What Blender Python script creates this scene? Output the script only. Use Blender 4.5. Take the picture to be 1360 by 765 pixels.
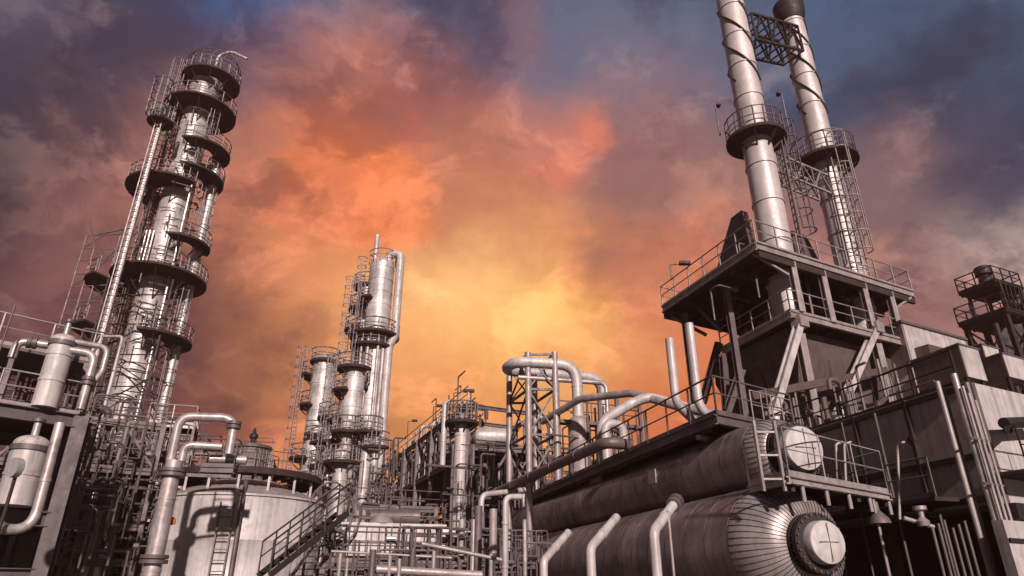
import bpy, math, random
from mathutils import Vector, Matrix
random.seed(7)
R = math.radians
for o in list(bpy.data.objects): bpy.data.objects.remove(o)
S = bpy.context.scene
COL = S.collection
# ---------------------------------------------------------------- camera
F, CX, CY = 880.0, 680.0, 382.5
PITCH = math.atan(405 / F)
CAM = Vector((0, 0, 1.7))
cam = bpy.data.cameras.new('camera'); co = bpy.data.objects.new('camera', cam); COL.objects.link(co)
cam.sensor_width = 36; cam.lens = 36 * F / 1360; cam.clip_end = 6000; cam.clip_start = .1
co.location = CAM; co.rotation_euler = (math.pi / 2 + PITCH, 0, 0)
S.camera = co
S.view_settings.view_transform = 'Standard'; S.view_settings.look = 'None'
S.view_settings.exposure = 0.15; S.view_settings.gamma = 1
cs, sn = math.cos(PITCH), math.sin(PITCH)
def ray(px, py):
    dx, dy = (px - CX) / F, (CY - py) / F
    return Vector((dx, cs - dy * sn, sn + dy * cs))
def P(px, py, Y):
    r = ray(px, py); return CAM + r * (Y / r.y)
def PZ(px, py, z):
    r = ray(px, py); return CAM + r * ((z - CAM.z) / r.z)
def zr(py, Y): return P(CX, py, Y).z
def lin(c):
    out = []
    for v in c[:3]:
        v /= 255.0
        out.append(v / 12.92 if v <= .04045 else ((v + .055) / 1.055) ** 2.4)
    return (*out, 1)
# ---------------------------------------------------------------- world
SUN_AZ, SUN_EL = 166, 25           # degrees clockwise from +Y, degrees up
w = bpy.data.worlds.new('World'); S.world = w; w.use_nodes = True
nt = w.node_tree; nt.nodes.clear(); N = nt.nodes; L = nt.links
def nd(t, **k):
    n = N.new(t)
    for a, b in k.items(): setattr(n, a, b)
    return n
tc = nd('ShaderNodeTexCoord')
sep = nd('ShaderNodeSeparateXYZ'); L.new(tc.outputs['Generated'], sep.inputs[0])
def mth(op, a, b=None, cl=False):
    n = nd('ShaderNodeMath', operation=op, use_clamp=cl)
    for i, v in enumerate((a, b)):
        if v is None: continue
        if isinstance(v, (int, float)): n.inputs[i].default_value = v
        else: L.new(v, n.inputs[i])
    return n.outputs[0]
def vmth(op, a, b=None, s=None):
    n = nd('ShaderNodeVectorMath', operation=op)
    for i, v in enumerate((a, b)):
        if v is None: continue
        if isinstance(v, tuple): n.inputs[i].default_value = v
        else: L.new(v, n.inputs[i])
    if s is not None:
        if isinstance(s, (int, float)): n.inputs['Scale'].default_value = s
        else: L.new(s, n.inputs['Scale'])
    return n.outputs['Value' if op in ('DISTANCE', 'LENGTH', 'DOT_PRODUCT') else 'Vector']
zz = mth('ADD', mth('MAXIMUM', sep.outputs[2], 0.0), 0.35)
pl = vmth('SCALE', tc.outputs['Generated'], s=mth('DIVIDE', 1.0, zz))      # flat cloud layer seen in perspective
def noise(vec, scale, detail, rough=.55, dist=0.0, col=False):
    n = nd('ShaderNodeTexNoise'); n.inputs['Scale'].default_value = scale
    n.inputs['Detail'].default_value = detail; n.inputs['Roughness'].default_value = rough
    n.inputs['Distortion'].default_value = dist; L.new(vec, n.inputs['Vector'])
    return n.outputs['Color' if col else 'Fac']
def warp(vec, scale, amt, det=4):
    c = noise(vec, scale, det, .6, col=True)
    return vmth('SCALE', vmth('SUBTRACT', c, (.5, .5, .5)), s=amt)
pc = vmth('ADD', vmth('MULTIPLY', tc.outputs['Generated'], (.62, .62, .95)), vmth('SCALE', pl, s=.42))
dw = vmth('ADD', tc.outputs['Generated'], warp(pc, 2.6, .13, 3))
dw = vmth('ADD', dw, warp(pc, 7.0, .11, 6))
dw2 = vmth('ADD', vmth('ADD', dw, (.0, -.01, .045)), warp(pc, 20.0, .045, 8))
sky = nd('ShaderNodeTexSky', sky_type='NISHITA', sun_disc=False)
sky.sun_elevation = R(SUN_EL); sky.sun_rotation = R(SUN_AZ)
skys = vmth('SCALE', sky.outputs[0], s=.03)
mx0 = nd('ShaderNodeMix', data_type='RGBA'); mx0.inputs[0].default_value = .75
L.new(skys, mx0.inputs[6]); mx0.inputs[7].default_value = lin((62, 54, 62))
cur = mx0.outputs[2]
def D(px, py): return tuple(ray(px, py).normalized())
# px, py in the photo give the compass direction of each colour mass; radius in chord units
BLOBS = [
 (700, -250, .90, (58, 92, 130), 1), (60, 60, .42, (76, 84, 108), 1), (1000, 40, .55, (62, 96, 134), 1),
 (1300, 60, .55, (58, 94, 130), 1), (360, 0, .28, (42, 92, 144), 1), (100, 20, .16, (66, 88, 120), .9), (680, 0, .2, (88, 96, 122), .8), (30, 20, .14, (56, 74, 108), .8), (170, 60, .16, (110, 86, 98), .7), (1180, 10, .25, (66, 88, 120), .8), (860, 20, .2, (84, 92, 112), .8),
 (400, 130, .20, (124, 94, 104), .85), (600, 30, .26, (86, 92, 118), .9), (870, 110, .30, (98, 102, 124), .85), (500, 10, .10, (134, 98, 104), .6), (690, 10, .07, (140, 98, 104), .6),
 (60, 240, .34, (76, 72, 84), .95), (40, 400, .46, (42, 38, 54), .98), (20, 620, .34, (60, 44, 56), .9), (140, 330, .16, (120, 82, 82), .6), (240, 260, .22, (152, 104, 98), .8),
 (410, 350, .30, (202, 132, 104), .9), (290, 520, .32, (88, 50, 56), .95), (230, 470, .2, (90, 56, 64), .8), (380, 480, .18, (150, 92, 76), .7),
 (1240, 200, .34, (72, 86, 112), .95), (1300, 280, .34, (54, 62, 84), .97), (1180, 290, .22, (88, 78, 92), .85), (1345, 340, .14, (170, 158, 152), .9), (1150, 190, .09, (150, 112, 112), .5), (1350, 440, .12, (150, 128, 122), .7),
 (480, 215, .24, (220, 128, 90), .9), (640, 210, .18, (186, 112, 92), .8), (580, 130, .14, (172, 108, 102), .5),
 (810, 310, .30, (196, 124, 96), .85), (900, 220, .17, (118, 92, 98), .8), (830, 225, .12, (136, 94, 94), .7), (960, 290, .18, (170, 120, 108), .8),
 (600, 450, .36, (234, 156, 98), .95), (900, 430, .22, (220, 128, 78), .85), (1000, 530, .30, (222, 116, 64), .9), (870, 370, .14, (200, 126, 96), .6),
 (1200, 430, .22, (176, 128, 114), .85), (1150, 380, .12, (156, 108, 104), .6),
 (640, 280, .16, (192, 118, 90), .8), (750, 345, .09, (226, 138, 84), .6), (620, 380, .11, (232, 182, 128), .7), (560, 340, .10, (226, 160, 108), .6),
 (440, 190, .10, (244, 130, 82), .75), (515, 215, .11, (246, 134, 80), .75), (420, 230, .07, (226, 130, 96), .5), (540, 120, .06, (216, 120, 96), .5),
 (755, 170, .08, (196, 116, 100), .6), (745, 205, .04, (214, 120, 92), .5), (790, 155, .05, (228, 124, 92), .5), (925, 280, .05, (216, 126, 92), .5),
 (640, 510, .28, (246, 170, 100), .9), (705, 425, .15, (255, 196, 88), 1), (640, 425, .22, (252, 192, 124), .85), (780, 440, .12, (238, 164, 104), .7), (670, 500, .14, (248, 182, 104), .7),
 (620, 690, .34, (236, 148, 92), .9), (980, 680, .30, (202, 112, 74), .85), (300, 690, .26, (120, 70, 62), .85), (1300, 560, .26, (130, 96, 96), .8), (330, 605, .10, (170, 92, 70), .7),
 (560, 560, .22, (236, 156, 94), .85), (430, 590, .14, (212, 126, 88), .8), (420, 545, .05, (226, 142, 92), .55), (350, 565, .05, (208, 122, 84), .55), (380, 590, .06, (236, 146, 88), .75), (300, 575, .05, (206, 118, 84), .6),
]
for (px, py, rad, c, a) in BLOBS:
    d = vmth('DISTANCE', dw2, D(px, py))
    mr = nd('ShaderNodeMapRange', interpolation_type='SMOOTHERSTEP')
    L.new(d, mr.inputs[0]); mr.inputs[1].default_value = rad * 1.2; mr.inputs[2].default_value = rad * .15
    mr.inputs[3].default_value = 0; mr.inputs[4].default_value = a
    m = nd('ShaderNodeMix', data_type='RGBA'); L.new(mr.outputs[0], m.inputs[0]); L.new(cur, m.inputs[6])
    m.inputs[7].default_value = lin(c); cur = m.outputs[2]
# cloud texture: bright lit edges and dark bellies, drawn out into streaks
def ramp(v, a, b_, c, d, ip='SMOOTHSTEP'):
    m_ = nd('ShaderNodeMapRange', interpolation_type=ip); L.new(v, m_.inputs[0])
    for i, q in enumerate((a, b_, c, d)): m_.inputs[i + 1].default_value = q
    return m_.outputs[0]
pst2 = pc
pw = vmth('ADD', pst2, warp(pst2, 4.0, .16, 6))
def mixto(cur, fac, col=None, src=None):
    m_ = nd('ShaderNodeMix', data_type='RGBA'); L.new(fac, m_.inputs[0]); L.new(cur, m_.inputs[6])
    if col: m_.inputs[7].default_value = lin(col)
    else: L.new(src, m_.inputs[7])
    return m_.outputs[2]
cur0 = cur
gl = nd('ShaderNodeMapRange', interpolation_type='SMOOTHSTEP'); L.new(vmth('DISTANCE', dw, D(670, 440)), gl.inputs[0])
for i_, q_ in enumerate((.12, .38, .15, 1)): gl.inputs[i_ + 1].default_value = q_
# darker mauve undersides, broken up at several sizes
dk = mixto(vmth('MULTIPLY', cur, (.66, .62, .70)), ramp(noise(pw, 3.0, 3), .4, .6, .1, .4), (62, 58, 72))
cur = mixto(cur, mth('MULTIPLY', gl.outputs[0], ramp(noise(vmth('ADD', pw, (3.3, 5.7, 0)), 5.2, 11, .62, .25), .46, .64, 0, .85)), None, dk)
lt = vmth('ADD', vmth('MULTIPLY', cur0, (1.24, 1.12, 1.02)), (.075, .05, .04))
cur = mixto(cur, ramp(noise(vmth('ADD', pw, (7.3, 2.1, 0)), 6.4, 11, .62, .25), .50, .66, 0, .9), None, lt)
f1 = mth('MULTIPLY', ramp(noise(vmth('ADD', pw, (1.7, 9.1, 0)), 2.6, 4), .36, .66, .88, 1.05), ramp(noise(pw, 26, 6, .6), .3, .7, .95, 1.05, 'LINEAR'))
cur = vmth('SCALE', cur, s=f1)
bg = nd('ShaderNodeBackground'); L.new(cur, bg.inputs[0]); bg.inputs[1].default_value = 1.0
wo = nd('ShaderNodeOutputWorld'); L.new(bg.outputs[0], wo.inputs[0])
# ---------------------------------------------------------------- sun
sl = bpy.data.lights.new('sun', 'SUN'); sl.energy = 4.9; sl.angle = R(1.6); sl.color = (1, .86, .80)
so = bpy.data.objects.new('sun', sl); COL.objects.link(so)
sd = Vector((math.sin(R(SUN_AZ)) * math.cos(R(SUN_EL)), math.cos(R(SUN_AZ)) * math.cos(R(SUN_EL)), math.sin(R(SUN_EL))))
so.rotation_euler = sd.to_track_quat('Z', 'Y').to_euler(); so.location = sd * 100
# ---------------------------------------------------------------- materials
def mat(name, col, rough=.5, metal=0.0, var=.25, scale=1.2, band=None, streak=.2, bump=.15, rust=0.0):
    m = bpy.data.materials.new(name); m.use_nodes = True; t = m.node_tree; n = t.nodes; l = t.links
    b = n['Principled BSDF']; b.inputs['Roughness'].default_value = rough; b.inputs['Metallic'].default_value = metal
    g = n.new('ShaderNodeNewGeometry')
    def no(vec, sc, de=5):
        x = n.new('ShaderNodeTexNoise'); x.inputs['Scale'].default_value = sc; x.inputs['Detail'].default_value = de
        x.inputs['Roughness'].default_value = .65; l.new(vec, x.inputs['Vector']); return x.outputs['Fac']
    def mr(v, a, b_, c, d):
        x = n.new('ShaderNodeMapRange'); l.new(v, x.inputs[0])
        for i, q in enumerate((a, b_, c, d)): x.inputs[i + 1].default_value = q
        return x.outputs[0]
    def mul(a, b_):
        x = n.new('ShaderNodeMath'); x.operation = 'MULTIPLY'; l.new(a, x.inputs[0]); l.new(b_, x.inputs[1]); return x.outputs[0]
    v1 = mr(no(g.outputs['Position'], scale), .3, .7, 1 - var, 1 + var * .5)
    mp = n.new('ShaderNodeVectorMath'); mp.operation = 'MULTIPLY'; l.new(g.outputs['Position'], mp.inputs[0]); mp.inputs[1].default_value = (5, 5, .35)
    v2 = mr(no(mp.outputs[0], 1.0, 4), .45, .75, 1, 1 - streak)
    f = mul(v1, v2)
    if band:
        d, per, amp = band
        dt = n.new('ShaderNodeVectorMath'); dt.operation = 'DOT_PRODUCT'; l.new(g.outputs['Position'], dt.inputs[0]); dt.inputs[1].default_value = tuple(d)
        dv = n.new('ShaderNodeMath'); dv.operation = 'DIVIDE'; l.new(dt.outputs['Value'], dv.inputs[0]); dv.inputs[1].default_value = per
        fl = n.new('ShaderNodeMath'); fl.operation = 'FLOOR'; l.new(dv.outputs[0], fl.inputs[0])
        wn = n.new('ShaderNodeTexWhiteNoise'); wn.noise_dimensions = '1D'; l.new(fl.outputs[0], wn.inputs['W'])
        f = mul(f, mr(wn.outputs['Value'], 0, 1, 1 - amp, 1))
    cm = n.new('ShaderNodeVectorMath'); cm.operation = 'SCALE'; cm.inputs[0].default_value = col; l.new(f, cm.inputs['Scale'])
    out = cm.outputs[0]
    if rust:
        rn = mr(no(g.outputs['Position'], 2.3, 8), .55, .72, 0, rust)
        mm = n.new('ShaderNodeMix'); mm.data_type = 'RGBA'; l.new(rn, mm.inputs[0]); l.new(out, mm.inputs[6]); mm.inputs[7].default_value = (.12, .055, .035, 1); out = mm.outputs[2]
    l.new(out, b.inputs['Base Color'])
    l.new(mr(no(g.outputs['Position'], 3.0, 3), .3, .7, max(rough - .12, .05), min(rough + .15, 1)), b.inputs['Roughness'])
    if bump:
        bp = n.new('ShaderNodeBump'); bp.inputs['Strength'].default_value = bump; bp.inputs['Distance'].default_value = .05
        l.new(no(g.outputs['Position'], 2.5, 3), bp.inputs['Height']); l.new(bp.outputs[0], b.inputs['Normal'])
    return m
ux = (0, 0, 1)
AZ_A, AZ_B = -18.0, 60.0
def dirv(az): return Vector((math.sin(R(az)), math.cos(R(az)), 0))
A, B = dirv(AZ_A), dirv(AZ_B)
M = dict(
 clad=mat('aluminium_cladding', (.66, .59, .58), .45, .25, .35, .8, (ux, 1.1, .3), .4, .2, .3),
 pipe=mat('pipe_cladding', (.46, .40, .39), .40, .4, .4, 1.5, None, .35, .1, .35),
 frame=mat('painted_frame_steel', (.105, .082, .084), .6, .2, .35, 1.2, None, .35, .1, .3),
 head=mat('ribbed_head_cladding', (.38, .32, .315), .4, .45, .35, 1.6, None, .3, .15, .3),
 rustpipe=mat('rust_brown_pipe', (.17, .115, .108), .5, .3, .3, 1.2, None, .3, .1, .5),
 white=mat('white_paint', (.52, .465, .455), .48, .1, .3, .7, None, .45, .08, .35),
 steel=mat('galvanised_steel', (.14, .11, .112), .55, .3, .35, 1.6, None, .3, .1, .35),
 pale=mat('pale_steel', (.36, .30, .295), .5, .3, .3, 1.6, None, .3, .1, .25),
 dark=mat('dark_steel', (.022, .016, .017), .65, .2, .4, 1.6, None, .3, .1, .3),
 grate=mat('platform_grating', (.034, .018, .018), .8, .1, .3, 2, None, .2, .1, .3),
 brown=mat('dark_brown_casing', (.12, .082, .078), .65, .15, .35, .6, (ux, 1.3, .3), .45, .15, .35),  # dark rusty brown sheet in faint level bands
 vessel=mat('weathered_vessel_cladding', (.31, .24, .24), .36, .55, .4, .9, (A, .95, .35), .35, .25, .35),
 stack=mat('stack_steel', (.60, .52, .51), .50, .2, .25, .45, (ux, 2.2, .18), .25, .1, .1),
 cap=mat('vessel_end_paint', (.54, .49, .48), .45, .1, .25, 1.5, None, .35, .1, .3),
 wall=mat('casing_sheet', (.36, .29, .285), .55, .2, .3, .5, None, .4, .15, .2),
 ground=mat('gravel_ground', (.06, .05, .048), .9, 0, .4, .3, None, 0, .5),
 concrete=mat('concrete', (.12, .10, .10), .85, 0, .35, .9, None, .4, .3),
 orange=mat('orange_paint', (.75, .22, .05), .5, 0, .1),
 glass=mat('gauge_glass', (.35, .33, .33), .25, .1, .1),
)
# ---------------------------------------------------------------- mesh helpers
class MB:
    def __init__(s): s.v = []; s.f = []
    def add(s, vs, fs):
        k = len(s.v); s.v += [Vector(q) for q in vs]; s.f += [tuple(i + k for i in f) for f in fs]
    def para(s, o, a, b, c):
        vs = [o, o + a, o + a + b, o + b, o + c, o + a + c, o + a + b + c, o + b + c]
        fs = [(0, 3, 2, 1), (4, 5, 6, 7), (0, 1, 5, 4), (1, 2, 6, 5), (2, 3, 7, 6), (3, 0, 4, 7)]
        if a.cross(b).dot(c) < 0: fs = [f[::-1] for f in fs]
        s.add(vs, fs); return s
    def box(s, c, x, y, z, az=0):
        u = dirv(90 + az); v = dirv(az); c = Vector(c)
        return s.para(c - u * x / 2 - v * y / 2 - Vector((0, 0, z / 2)), u * x, v * y, Vector((0, 0, z)))
    def beam(s, p, q, w_, h, up=Vector((0, 0, 1))):
        p, q = Vector(p), Vector(q); d = (q - p)
        if d.length < 1e-4: return s
        dn = d.normalized()
        if abs(dn.dot(up)) > .97: up = A
        sx = dn.cross(up).normalized(); sy = sx.cross(dn).normalized()
        return s.para(p - sx * w_ / 2 - sy * h / 2, d, sx * w_, sy * h)
    def ibeam(s, p, q, w_, h, t=.03, up=Vector((0, 0, 1))):
        p, q = Vector(p), Vector(q); d = q - p; dn = d.normalized()
        if abs(dn.dot(up)) > .97: up = A
        sx = dn.cross(up).normalized(); sy = sx.cross(dn).normalized()
        s.para(p - sx * w_ / 2 - sy * h / 2, d, sx * w_, sy * t)
        s.para(p - sx * w_ / 2 + sy * (h / 2 - t), d, sx * w_, sy * t)
        s.para(p - sx * t / 2 - sy * (h / 2 - t), d, sx * t, sy * (h - 2 * t)); return s
    def tube(s, pts, r, n=10, cap=True, closed=False):
        pts = [Vector(q) for q in pts]; m = len(pts)
        rs = r if isinstance(r, (list, tuple)) else [r] * m
        tans = []
        for i in range(m):
            if closed: t = pts[(i + 1) % m] - pts[i - 1]
            else: t = (pts[min(i + 1, m - 1)] - pts[max(i - 1, 0)])
            tans.append(t.normalized() if t.length > 1e-9 else Vector((0, 0, 1)))
        u = tans[0].orthogonal().normalized(); vs = []
        for i in range(m):
            u = (u - tans[i] * u.dot(tans[i]))
            u = u.normalized() if u.length > 1e-6 else tans[i].orthogonal().normalized()
            v = tans[i].cross(u)
            for k in range(n):
                a = 2 * math.pi * k / n
                vs.append(pts[i] + (u * math.cos(a) + v * math.sin(a)) * rs[i])
        fs = []
        for i in range(m if closed else m - 1):
            j = (i + 1) % m
            for k in range(n):
                k2 = (k + 1) % n
                fs.append((i * n + k, i * n + k2, j * n + k2, j * n + k))
        if cap and not closed:
            fs.append(tuple(range(n - 1, -1, -1))); fs.append(tuple((m - 1) * n + k for k in range(n)))
        s.add(vs, fs); return s
    def cyl(s, p, q, r, r2=None, n=20): return s.tube([p, q], [r, r if r2 is None else r2], n)
    def lathe(s, base, prof, n=32, axis=Vector((0, 0, 1))):
        base = Vector(base); axis = axis.normalized()
        u = Vector((1, 0, 0)) if abs(axis.x) < .9 else Vector((0, 1, 0))
        u = (u - axis * u.dot(axis)).normalized(); v = axis.cross(u); vs = []; fs = []
        for (r, z) in prof:
            for k in range(n):
                a = 2 * math.pi * k / n; vs.append(base + axis * z + (u * math.cos(a) + v * math.sin(a)) * max(r, 1e-3))
        for i in range(len(prof) - 1):
            for k in range(n):
                k2 = (k + 1) % n; fs.append((i * n + k, i * n + k2, (i + 1) * n + k2, (i + 1) * n + k))
        fs.append(tuple(range(n - 1, -1, -1))); fs.append(tuple((len(prof) - 1) * n + k for k in range(n)))
        s.add(vs, fs); return s
    def sector(s, c, r0, r1, a0, a1, t, n=None):
        c = Vector(c); n = n or max(4, int(abs(a1 - a0) / 12)); vs = []; fs = []
        for i in range(n + 1):
            d = dirv(a0 + (a1 - a0) * i / n)
            for (r, z) in ((r0, 0), (r1, 0), (r1, -t), (r0, -t)): vs.append(c + d * r + Vector((0, 0, z)))
        for i in range(n):
            k, j = i * 4, i * 4 + 4
            for q in range(4): fs.append((k + q, k + (q + 1) % 4, j + (q + 1) % 4, j + q))
        if abs(a1 - a0) < 359.9: fs += [(3, 2, 1, 0), (n * 4, n * 4 + 1, n * 4 + 2, n * 4 + 3)]
        s.add(vs, fs); return s
def up(z): return Vector((0, 0, z))
def bend(pts, rad, k=6):
    pts = [Vector(q) for q in pts]; out = [pts[0]]
    for i in range(1, len(pts) - 1):
        a, b, c = pts[i - 1], pts[i], pts[i + 1]
        d1, d2 = (a - b), (c - b); l1, l2 = d1.length, d2.length
        ang = d1.angle(d2) if l1 > 1e-5 and l2 > 1e-5 else math.pi
        if ang > R(176): out.append(b); continue
        off = min(rad / math.tan(ang / 2), l1 * .48, l2 * .48)
        p1, p2 = b + d1.normalized() * off, b + d2.normalized() * off
        for j in range(k + 1):
            t = j / k; out.append(p1 * (1 - t) ** 2 + b * 2 * t * (1 - t) + p2 * t * t)
    out.append(pts[-1]); return out
def rail(mb, pts, h=1.05, step=1.4, r=.03, closed=False, toe=True, mid=True):
    pts = [Vector(q) for q in pts]
    if closed: pts = pts + [pts[0]]
    for i in range(len(pts) - 1):
        a, b = pts[i], pts[i + 1]; l = (b - a).length; n = max(1, round(l / step))
        for j in range(n + (1 if i == len(pts) - 2 and not closed else 0)):
            q = a.lerp(b, j / n); mb.beam(q, q + up(h), r * 1.5, r * 1.5)
        mb.tube([a + up(h), b + up(h)], r, 6, False)
        if mid: mb.tube([a + up(h * .55), b + up(h * .55)], r * .8, 5, False)
        if toe: mb.beam(a + up(.06), b + up(.06), .02, .13)
def arc(c, r, a0, a1, n=None, z=0):
    n = n or max(3, int(abs(a1 - a0) / 20)); c = Vector(c)
    return [c + dirv(a0 + (a1 - a0) * i / n) * r + up(z) for i in range(n + 1)]
def ladder(mb, p, q, az, w_=.5, r=.03, step=.4):
    p, q = Vector(p), Vector(q); s_ = dirv(az + 90) * w_ / 2
    mb.beam(p - s_, q - s_, .06, .06); mb.beam(p + s_, q + s_, .06, .06)
    n = int((q - p).length / step)
    for i in range(n):
        c = p.lerp(q, (i + .5) / n); mb.beam(c - s_, c + s_, r, r)
def cage(mb, p, q, az, rad=.42, step=1.0, r=.03):
    p, q = Vector(p), Vector(q); n = max(2, int((q - p).length / step)); d = dirv(az)
    rings = []
    for i in range(n + 1):
        c = p.lerp(q, i / n) + d * rad * .9
        pts = arc(c, rad, az - 125, az + 125, 7); mb.tube(pts, r, 4, False); rings.append(pts)
    for k in (0, 2, 3, 5, 7):
        mb.beam(rings[0][k], rings[-1][k], r * 1.4, r * 1.4)
def ring_band(mb, c, r, h=.12, t=.04, n=24): mb.lathe(c, [(r, -h / 2), (r + t, -h / 2), (r + t, h / 2), (r, h / 2)], n)
# ---------------------------------------------------------------- objects
BASE = {}
def words(r_, pts, m):
    w1 = 'hair thin' if r_ < .045 else 'thin' if r_ < .075 else 'medium' if r_ < .11 else 'thick' if r_ < .16 else 'fattest'
    v_ = abs(Vector(pts[1]).z - Vector(pts[0]).z) > .3
    w2 = 'horizontal' if not v_ else ('straight upright' if len(pts) == 2 else 'hooked' if len(pts) == 4 else 'elbowed')
    return w1 + ' ' + {'pipe': 'silvery', 'steel': 'grey', 'brown': 'brown', 'pale': 'pale', 'white': 'white', 'dark': 'black'}[m] + ' ' + w2
def mesh_obj(mb, name, m, base):
    me = bpy.data.meshes.new(name); me.from_pydata([tuple(v - base) for v in mb.v], [], mb.f); me.update()
    me.shade_smooth(); me.set_sharp_from_angle(angle=R(38)); me.materials.append(M[m])
    o = bpy.data.objects.new(name, me); COL.objects.link(o); return o
def thing(name, label, cat, base, group=None):
    o = bpy.data.objects.new(name, None); COL.objects.link(o); base = Vector(base); o.location = base
    o.empty_display_size = .3
    o['label'] = label; o['category'] = cat; o['kind'] = 'thing'
    if group: o['group'] = group
    BASE[o.name] = base; return o
def part(mb, name, m, parent, label=None):
    b = BASE[parent.name]; o = mesh_obj(mb, name, m, b); o.parent = parent; BASE[o.name] = b
    if label: o['label'] = label
    return o
def solo(mb, name, m, label, cat, group=None):
    zs = min(v.z for v in mb.v); n = len(mb.v); c = sum(mb.v, Vector()) / n; c.z = zs
    o = mesh_obj(mb, name, m, c); o.location = c; o['label'] = label; o['category'] = cat; o['kind'] = 'thing'
    if group: o['group'] = group
    BASE[o.name] = c; return o
def struct(mb, name, m):
    o = mesh_obj(mb, name, m, Vector()); o['kind'] = 'structure'; return o
def pipe(pts, r, label, m='pipe', group=None, rad=None, flg=(), n=12, cat='pipe', name='pipe', bands=0):
    path = bend(pts, rad or r * 3); mb = MB().tube(path, r, n)
    if bands:
        for i in range(len(pts) - 1):
            a, b = Vector(pts[i]), Vector(pts[i + 1]); l = (b - a).length; k = int(l / bands)
            for j in range(1, k + 1):
                t = (j * bands) / l
                if t * l < r * 4 or (1 - t) * l < r * 4: continue
                mb.lathe(a.lerp(b, t), [(r, -.05), (r + .018, -.04), (r + .018, .04), (r, .05)], n, b - a)
    if not flg: return solo(mb, name, m, label, cat, group)
    base = min((Vector(q) for q in pts), key=lambda q: q.z)
    t = thing(name, label, cat, base, group); part(mb, 'pipe_run', m, t)
    for (i, f) in flg:
        a, b = Vector(pts[i]), Vector(pts[i + 1]); d = b - a
        fm = MB().lathe(a.lerp(b, f), [(r, -.14), (r * 1.55, -.14), (r * 1.55, -.02), (r * 1.2, -.02), (r * 1.2, .02), (r * 1.55, .02), (r * 1.55, .14), (r, .14)], 20, d)
        part(fm, 'flange', 'steel', t)
    return t
def ringdeck(t, c, r0, r1, a0=0, a1=360, th=.12, rh=1.1, label=None, m='grate', rm='steel', rr=.035, br=True):
    d = MB().sector(c, r0, r1, a0, a1, th)
    d.sector(Vector(c) + up(.04), r1 - .03, r1 + .02, a0, a1, .18)
    if br:
        for k in range(max(2, int((a1 - a0) / 45))):
            az = a0 + (a1 - a0) * (k + .5) / max(2, int((a1 - a0) / 45))
            d.beam(Vector(c) + dirv(az) * r1 * .95 - up(th), Vector(c) + dirv(az) * r0 - up(th + (r1 - r0) * .8), .08, .1)
    o = part(d, 'platform', m, t, label)
    full = abs(a1 - a0) > 359; pts = arc(c, r1 - .05, a0, a1, max(4, int((a1 - a0) / 20)))
    if full: pts = pts[:-1]
    rb = MB(); rail(rb, pts, rh, .75, rr, closed=full, toe=False); rb.tube([q_ + up(rh * .28) for q_ in (pts + pts[:1] if full else pts)], rr * .7, 4, False); part(rb, 'railing', rm, o); return o
def deck(t, o, u, v, th=.12, railside=(1, 1, 1, 1), m='grate', rm='pale', rr=.03, joists=True, edge=.22, rh=1.05, name='platform'):
    o = Vector(o); un, vn = u.normalized(), v.normalized()
    d = MB().para(o - up(th), u, v, up(th))
    if joists:
        n = max(2, int(u.length / 1.3))
        for i in range(n + 1):
            q = o + u * (.03 + .94 * i / n) - up(th + .1); d.beam(q + v * .03, q + v * .97, .1, .2)
    po = part(d, name, m, t)
    c = [o, o + u, o + u + v, o + v]; e = MB()
    for i in range(4):
        a, b = c[i], c[(i + 1) % 4]; e.ibeam(a - up(edge / 2 + .004), b - up(edge / 2 + .004), .14, edge, .025)
    part(e, 'edge_beam', rm, po)
    if any(railside):
        rb = MB()
        for i in range(4):
            if railside[i]: rail(rb, [c[i], c[(i + 1) % 4]], rh, 1.3, rr)
        part(rb, 'railing', rm, po)
    return po
def head_prof(r, h, n=6): return [(r * math.cos(math.pi / 2 * i / n), h * math.sin(math.pi / 2 * i / n)) for i in range(n + 1)]
def shell_prof(r, z0, z1, step=1.2, lip=.02):
    pr = [(r, z0)]; z = z0 + step
    while z < z1 - .3:
        pr += [(r, z - .04), (r + lip, z - .035), (r + lip, z + .035), (r, z + .04)]; z += step
    return pr + [(r, z1)]
exec_parts = []
# ================================================================ ground
g = MB(); g.para(Vector((-2500, -2500, -.3)), Vector((5000, 0, 0)), Vector((0, 5000, 0)), up(.3)); struct(g, 'ground', 'ground')
g = MB(); g.para(Vector((-60, -12, .004)), Vector((140, 0, 0)), Vector((0, 110, 0)), up(.05)); struct(g, 'concrete_paving', 'concrete')

# ================================================================ big distillation tower, left
def xyat(px, py, Y): p = P(px, py, Y); return Vector((p.x, p.y, 0))
TY = 48; c = xyat(229, 288, TY)
t = thing('distillation_tower', 'tall pale distillation tower ringed by many dark platforms at the far left', 'tower', c)
ztop = zr(104, TY); r = 1.2
mb = MB().lathe(c, [(r + .5, 0), (r, 3)] + shell_prof(r, 3.2, ztop, 1.25, .03) + [(a, b + ztop) for a, b in head_prof(r, .7)], 36)
part(mb, 'shell', 'clad', t)
plats = [(110, 2.5, 0, 360, .5, 0), (150, 3.0, 0, 360, .2, 0), (203, 2.5, 30, 190, 1.0, 0), (238, 2.8, 20, 170, .6, 0),
         (256, 3.4, 120, 330, -.7, 0), (326, 2.3, 40, 180, 1.2, 0), (372, 3.5, 0, 360, .2, 0), (380, 3.0, 200, 320, -2.2, 0), (452, 3.0, 30, 170, .6, 0), (440, 2.6, 190, 300, -2.6, 0), (600, 2.2, 60, 250, .2, 0)]
for (py, ro, a0, a1, dx, dy) in plats:
    cc = c + up(zr(py, TY)) + Vector((dx, dy, 0)); ringdeck(t, cc, .3 if abs(dx) > 2 else r * .9, ro, a0, a1, .14, 1.15, rr=.045)
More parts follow.
